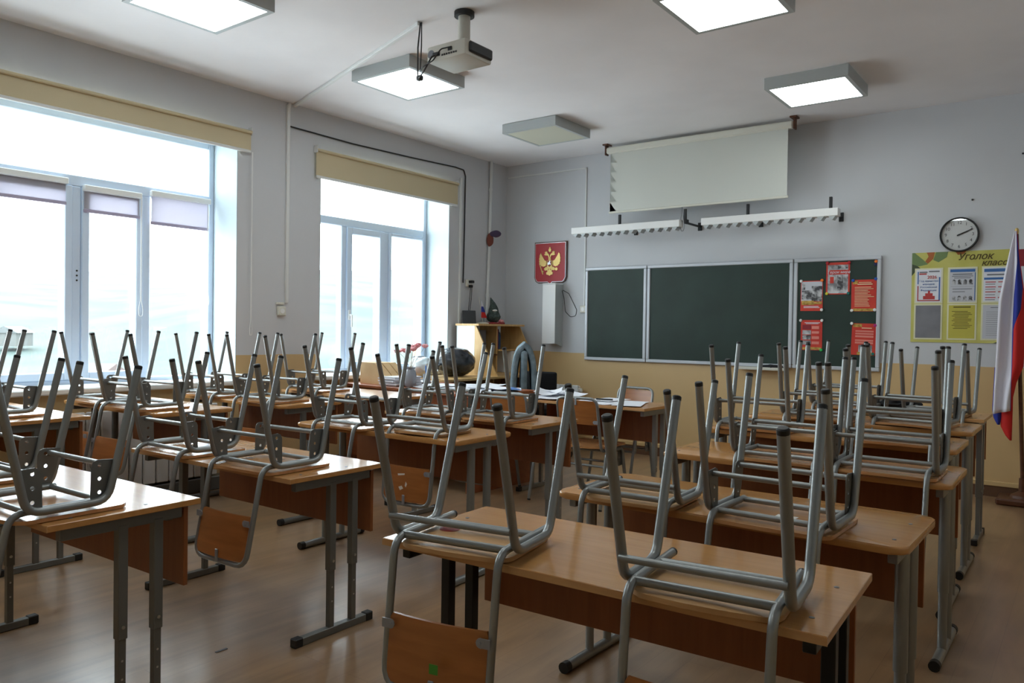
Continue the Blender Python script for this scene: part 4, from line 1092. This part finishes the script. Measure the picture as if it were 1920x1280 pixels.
# items on the teacher's desk
t = thing('cardboard_tray', 'slanted brown cardboard magazine box on the teacher\'s desk', 'box', (-.70, -2.38, H1), -.15)
b = MB()
for i in range(3):
    b.poly([(-.20 + .005 * i, 0), (.20, 0), (.20, .075), (.03, .19), (-.20 + .005 * i, .19)], 'xz', -.115 + .08 * i, -.045 + .08 * i)
b.build('compartments', M['cardboard'], t, 0)
for i in range(7):
    o = MB().box((-.115, -.15, 0), (.115, .15, .011), .001).build('paper_stack', M['paper' if i % 2 else 'pale_sheet'], smooth=0)
    o.location = (-.43 + .012 * math.sin(i * 2), -2.43 + .01 * math.cos(i * 3), H1 + .0005 + .0115 * i); o.rotation_euler = (0, 0, -.1 + .06 * math.sin(i * 1.7))
    tag(o, ['lowest booklet of the stack beside the grey vase', 'second booklet from the bottom beside the grey vase', 'third booklet from the bottom beside the grey vase', 'middle booklet of the stack beside the grey vase', 'third booklet from the top beside the grey vase', 'second booklet from the top beside the grey vase', 'topmost booklet of the stack beside the grey vase'][i], 'booklet', 'booklets stacked by the vase')
t = thing('flower_vase', 'grey vase holding pink artificial flowers on the teacher\'s desk', 'vase', (-.235, -2.50, H1))
MB().lathe([(.040, 0), (.048, .01), (.052, .09), (.044, .13), (.032, .15), (.040, .165), (.044, .172), (.036, .168)], (0, 0, 0), 16).build('vase', M['vase'], t)
r = random.Random(3)
for k in range(9):
    a = k * 2.4; R = .02 + .014 * k
    p = (R * math.cos(a), R * math.sin(a), .33 + .03 * math.cos(a - 1) + .01 * r.random())
    st = MB().tube([(0, 0, .14), (p[0] * .4, p[1] * .4, .24), p], .0018, 0, 5).build('stem', M['stem'], t)
    MB().blob(p, (.028, .028, .018), .3, 2, k).build('blossom', M['pink'], st)
t = thing('pen_cup', 'small cup of blue and yellow pens behind the paper stack', 'pen holder', (-.42, -2.10, H1))
MB().lathe([(.035, 0), (.035, .09), (.032, .088)], (0, 0, 0), 14).build('cup', M['vase'], t)
for k, (mm, dx, dy) in enumerate((('bluepen', -.02, .01), ('bluepen', .01, -.02), ('yellowgreen', .02, .015), ('bluepen', 0, .02))):
    MB().tube([(dx * .4, dy * .4, .03), (dx * 1.6, dy * 1.6, .16 + .01 * k)], .0045).build('pen', M[mm], t)
# loose papers
def sheet(x, y, z, rz, w=.21, h=.297, mm='paper', lab='loose white paper sheet lying on the teacher\'s desk', grp='loose papers on the teacher\'s desk', curl=.0):
    q = MB(); q.slab(lambda u, v: ((u - .5) * w, (v - .5) * h, .0012 + curl * ((u - .5) ** 2 + .4 * (v - .3) ** 2)), 6, 6, .0008)
    o = q.build('paper_sheet', M[mm], smooth=60); o.location = (x, y, z); o.rotation_euler = (0, 0, rz); tag(o, lab, 'paper', grp)
    return o
r = random.Random(5)
pz = {}
k = 0
for x, y in ((-.05, -2.42), (.18, -2.50), (.38, -2.44), (.55, -2.54), (-.10, -2.18), (.12, -2.25), (.34, -2.2), (.55, -2.28), (.02, -2.03), (.28, -2.02), (.5, -2.06), (-.3, -2.2), (-.5, -2.1), (.2, -2.36), (.44, -2.36)):
    sheet(x, y, H1 + .0006 + .0022 * (k % 5), r.uniform(-.8, .8), curl=.0 if k % 3 else .05); k += 1
sheet(.46, -2.14, H1 + .013, 1.2, .22, .3, 'red_print', 'red paper folder among the white papers on the teacher\'s desk', 'coloured folders on the teacher\'s desk')
sheet(.56, -2.2, H1 + .0155, .9, .22, .3, 'blue_print', 'blue paper folder among the white papers on the teacher\'s desk', 'coloured folders on the teacher\'s desk')
sheet(.5, -2.33, H1 + .018, 1.35, .22, .31, 'paper', 'white sheet covering part of the red folder on the teacher\'s desk', 'loose papers on the teacher\'s desk', .06)
ZT = .75
k = 0
for x, y, a in ((.92, -2.30, .2), (1.02, -2.18, -.4), (.95, -2.08, .7), (1.12, -2.27, .1), (1.08, -2.05, 1.2)):
    sheet(x, y, ZT + .0006 + .003 * k, a, lab='white paper in the untidy heap at the paper desk\'s left end', grp='papers heaped on the paper desk', curl=.08 if k in (2, 4) else .02); k += 1
tag(sheet(.98, -2.17, ZT + .02, .5, .21, .297, 'paper', curl=.12), 'curled topmost paper of the heap on the paper desk', 'paper', 'papers heaped on the paper desk')
k = 0
for x, y, a in ((1.42, -2.22, .3), (1.60, -2.28, -.25), (1.72, -2.17, .15), (1.78, -2.30, .35), (1.5, -2.1, -.1)):
    sheet(x, y, ZT + .0006 + .0022 * k, a, lab='flat white paper spread on the paper desk\'s right half', grp='papers spread on the paper desk'); k += 1
tag(MB().tube([(1.44, -2.19, ZT + .017), (1.57, -2.165, ZT + .017)], .006).build('pen', M['dark']), 'dark pen lying on the papers of the paper desk', 'pen')

# office chairs
t = thing('office_chair', 'black office chair with rounded padded back by the radiator', 'chair', (-.03, -.72, 0), .1)
MB().box((-.215, -.20, .56), (.215, -.155, .87), .045, None, 4).build('backrest', M['blackcloth'], t, 60)
MB().box((-.23, -.18, .42), (.23, .26, .49), .03, None, 3).build('seat', M['blackcloth'], t, 60)
MB().tube([(0, -.185, .60), (0, -.20, .50), (0, -.10, .41), (0, .05, .41)], .015, .05).build('back_support', M['cap'], t)
MB().tube([(0, .03, .06), (0, .03, .42)], .025).build('column', M['cap'], t)
b = MB()
for k in range(5):
    a = k * 2 * PI / 5; b.tube([(0, .03, .09), (.27 * math.cos(a), .03 + .27 * math.sin(a), .07)], .016)
base_ = b.build('star_base', M['cap'], t)
for k in range(5):
    a = k * 2 * PI / 5; MB().lathe([(.028, -.02), (.028, .02)], (.27 * math.cos(a), .03 + .27 * math.sin(a), .028), 12, 'x').build('castor', M['cap'], base_)
t = thing('office_chair', 'blue-grey office chair seen edge-on in front of the hutch', 'chair', (-.13, -1.32, 0), 2.22)
o = MB().box((-.23, -.03, .52), (.23, .035, 1.09), .03, None, 4).build('backrest', M['greycloth'], t, 60); o.location = (0, -.20, 0); o.rotation_euler = (.0, 0, 0)
MB().box((-.24, -.20, .43), (.24, .26, .51), .03, None, 3).build('seat', M['greycloth'], t, 60)
MB().tube([(0, -.2, .6), (0, -.22, .46), (0, -.05, .42), (0, .05, .42)], .016, .05).build('back_support', M['cap'], t)
MB().tube([(0, .03, .06), (0, .03, .44)], .025).build('column', M['cap'], t)
b = MB()
for k in range(5):
    a = k * 2 * PI / 5 + .3; b.tube([(0, .03, .09), (.28 * math.cos(a), .03 + .28 * math.sin(a), .07)], .016)
base_ = b.build('star_base', M['cap'], t)
for k in range(5):
    a = k * 2 * PI / 5 + .3; MB().lathe([(.028, -.02), (.028, .02)], (.28 * math.cos(a), .03 + .28 * math.sin(a), .028), 12, 'x').build('castor', M['cap'], base_)
# coat slung over the grey chair's back
q = MB()
def coat(u, v):
    s = (v - .5) * 2
    a = u * PI * 0 + u
    # runs over the top of the back: front hem -> top -> rear hem
    L = (u - .5) * 2
    z = 1.115 - .50 * abs(L) ** 1.15
    d = .048 * math.tanh(L * 4) + .035 * L
    along = .235 * s * (1 - .15 * (1 - abs(L)))
    return (along, -.20 + d + .008 * math.sin(7 * s + 4 * L), z + .012 * math.cos(5 * s))
q.grid(coat, 24, 14)
o = q.build('coat', M['greycloth'], smooth=70); sm = o.modifiers.new('thickness', 'SOLIDIFY'); sm.thickness = .05; sm.offset = 1; o.location = (-.13, -1.32, 0); o.rotation_euler = (0, 0, 2.22)
tag(o, 'grey-blue coat slung over the back of the grey office chair', 'coat')

# black coat lying on the right column desks
tag(MB().blob((3.40, -1.58, .825), (.16, .09, .035), .2, 3, 21).build('black_bag', M['blackcloth']), 'black bundle lying between the chairs on the foremost right desk', 'bag')

# small scrap on the floor
tag(MB().box((1.74, -5.6, .0), (1.75, -5.55, .003)).build('floor_scrap', M['ink'], smooth=0), 'tiny scrap on the floor beside the glossy desk\'s foot', 'scrap')

# ------------------------------------------------------------------ outside
def hills():
    b = MB()
    def f(u, v):
        d = 25 + 900 * u ** 1.6
        a = math.radians(95 + 80 * v - 10)
        x = -2 + d * math.cos(a) * 1.0; y = -4 + d * math.sin(a)
        z = -14 + 74 * (u ** 1.3) + 9 * math.sin(v * 9 + 2) * u + 4 * math.sin(v * 23 + u * 9) * u
        return (x, y, z)
    b.grid(f, 36, 60)
    return b
vg = mottled('far_vegetation', srgb(44, 62, 58), srgb(72, 80, 75), .05, 0.9, 8)
o = structure(hills().build('hill_outside', vg, smooth=80))
hw_ = mat('house_wall', srgb(92, 94, 92), .9); hr = mat('house_roof', srgb(96, 84, 82), .9); hg = mat('house_roof_grey', srgb(88, 92, 92), .9)
spots = [(-92, 38, 9, 'red'), (-104, 62, 9, 'grey'), (-126, 66, 10, 'red'), (-95, 92, 10, 'grey'), (-84, 104, 9, 'red'), (-134, 44, 10, 'grey'), (-98, 18, 8, 'grey'), (-120, 120, 12, 'grey'), (-158, 88, 12, 'red'), (-64, 120, 10, 'grey'), (-112, 82, 9, 'red'), (-78, 74, 8, 'grey')]
for i, (x, y, w, rc) in enumerate(spots):
    d = math.hypot(x, y); z = -16.5 + 74 * ((max(d - 25, 0) / 900) ** (1.3 / 1.6))
    t = thing('house', 'hazy pale house with %s roof on the slope seen through the windows' % ('reddish' if rc == 'red' else 'grey'), 'house', (x, y, z), .3 + .4 * i, 'distant houses with %s roofs' % ('reddish' if rc == 'red' else 'grey'))
    t.scale = (.5, .5, .42)
    MB().box((-w / 2, -w * .35, 0), (w / 2, w * .35, 5)).build('walls', hw_, t, 0)
    MB().poly([(-w * .42, 5), (w * .42, 5), (0, 7.6)], 'yz', -w * .55, w * .55).build('roof', hr if rc == 'red' else hg, t, 0)

hz = bpy.data.materials.new('haze'); hz.use_nodes = True
N_, L_ = hz.node_tree.nodes, hz.node_tree.links; N_.clear()
vo = N_.new('ShaderNodeOutputMaterial'); vsn = N_.new('ShaderNodeVolumeScatter'); vsn.inputs['Density'].default_value = .00004; vsn.inputs['Color'].default_value = (1, 1, 1, 1)
L_.new(vsn.outputs[0], vo.inputs['Volume'])
o = structure(MB().box((-1100, -500, -40), (-35, 1100, 60)).build('haze_outside', hz, smooth=0))
# ------------------------------------------------------------------ light
wd = bpy.data.worlds.new('overcast'); S.world = wd; wd.use_nodes = True
bg = wd.node_tree.nodes['Background']; bg.inputs['Color'].default_value = (.86, .95, 1.0, 1); bg.inputs['Strength'].default_value = 9.5
for w in (W1, W2):
    la = bpy.data.lights.new('sky_portal', 'AREA'); la.shape = 'RECTANGLE'; la.size = w[1] - w[0]; la.size_y = w[3] - w[2]
    la.cycles.is_portal = True
    lo = bpy.data.objects.new('sky_portal', la); C.objects.link(lo); lo.location = (XF - .12, (w[0] + w[1]) / 2, (w[2] + w[3]) / 2)
    lo.rotation_euler = Matrix(((0, 0, -1), (1, 0, 0), (0, -1, 0))).transposed().to_euler() if False else Vector((1, 0, 0)).to_track_quat('-Z', 'Z').to_euler()

# ------------------------------------------------------------------ camera
cam = bpy.data.cameras.new('camera'); co = bpy.data.objects.new('camera', cam); C.objects.link(co)
F, YAW, PIT, ROL = 1451.49, .643434, -.0150929, .0148169
f = Vector((-math.sin(YAW) * math.cos(PIT), math.cos(YAW) * math.cos(PIT), math.sin(PIT)))
r_ = Vector((math.cos(YAW), math.sin(YAW), 0)); u_ = r_.cross(f)
r2 = r_ * math.cos(ROL) + u_ * math.sin(ROL); u2 = -r_ * math.sin(ROL) + u_ * math.cos(ROL)
R = Matrix((r2, u2, -f)).transposed().to_4x4()
R.translation = (4.4798, -7.3330, 1.2871)
co.matrix_world = R
cam.sensor_width = 36; cam.lens = F * 36 / 1920; cam.clip_start = .05; cam.clip_end = 3000
S.camera = co

vs = S.view_settings
S.display_settings.display_device = 'sRGB'
vs.view_transform = 'Standard'; vs.look = 'None'; vs.gamma = 1.0; vs.use_curve_mapping = False
vs.exposure = 0.22
cy = S.cycles
cy.use_denoising = True; cy.use_adaptive_sampling = False
cy.max_bounces = 12; cy.diffuse_bounces = 6; cy.glossy_bounces = 5; cy.transparent_max_bounces = 16
cy.caustics_reflective = False; cy.caustics_refractive = False; cy.sample_clamp_indirect = 6.0
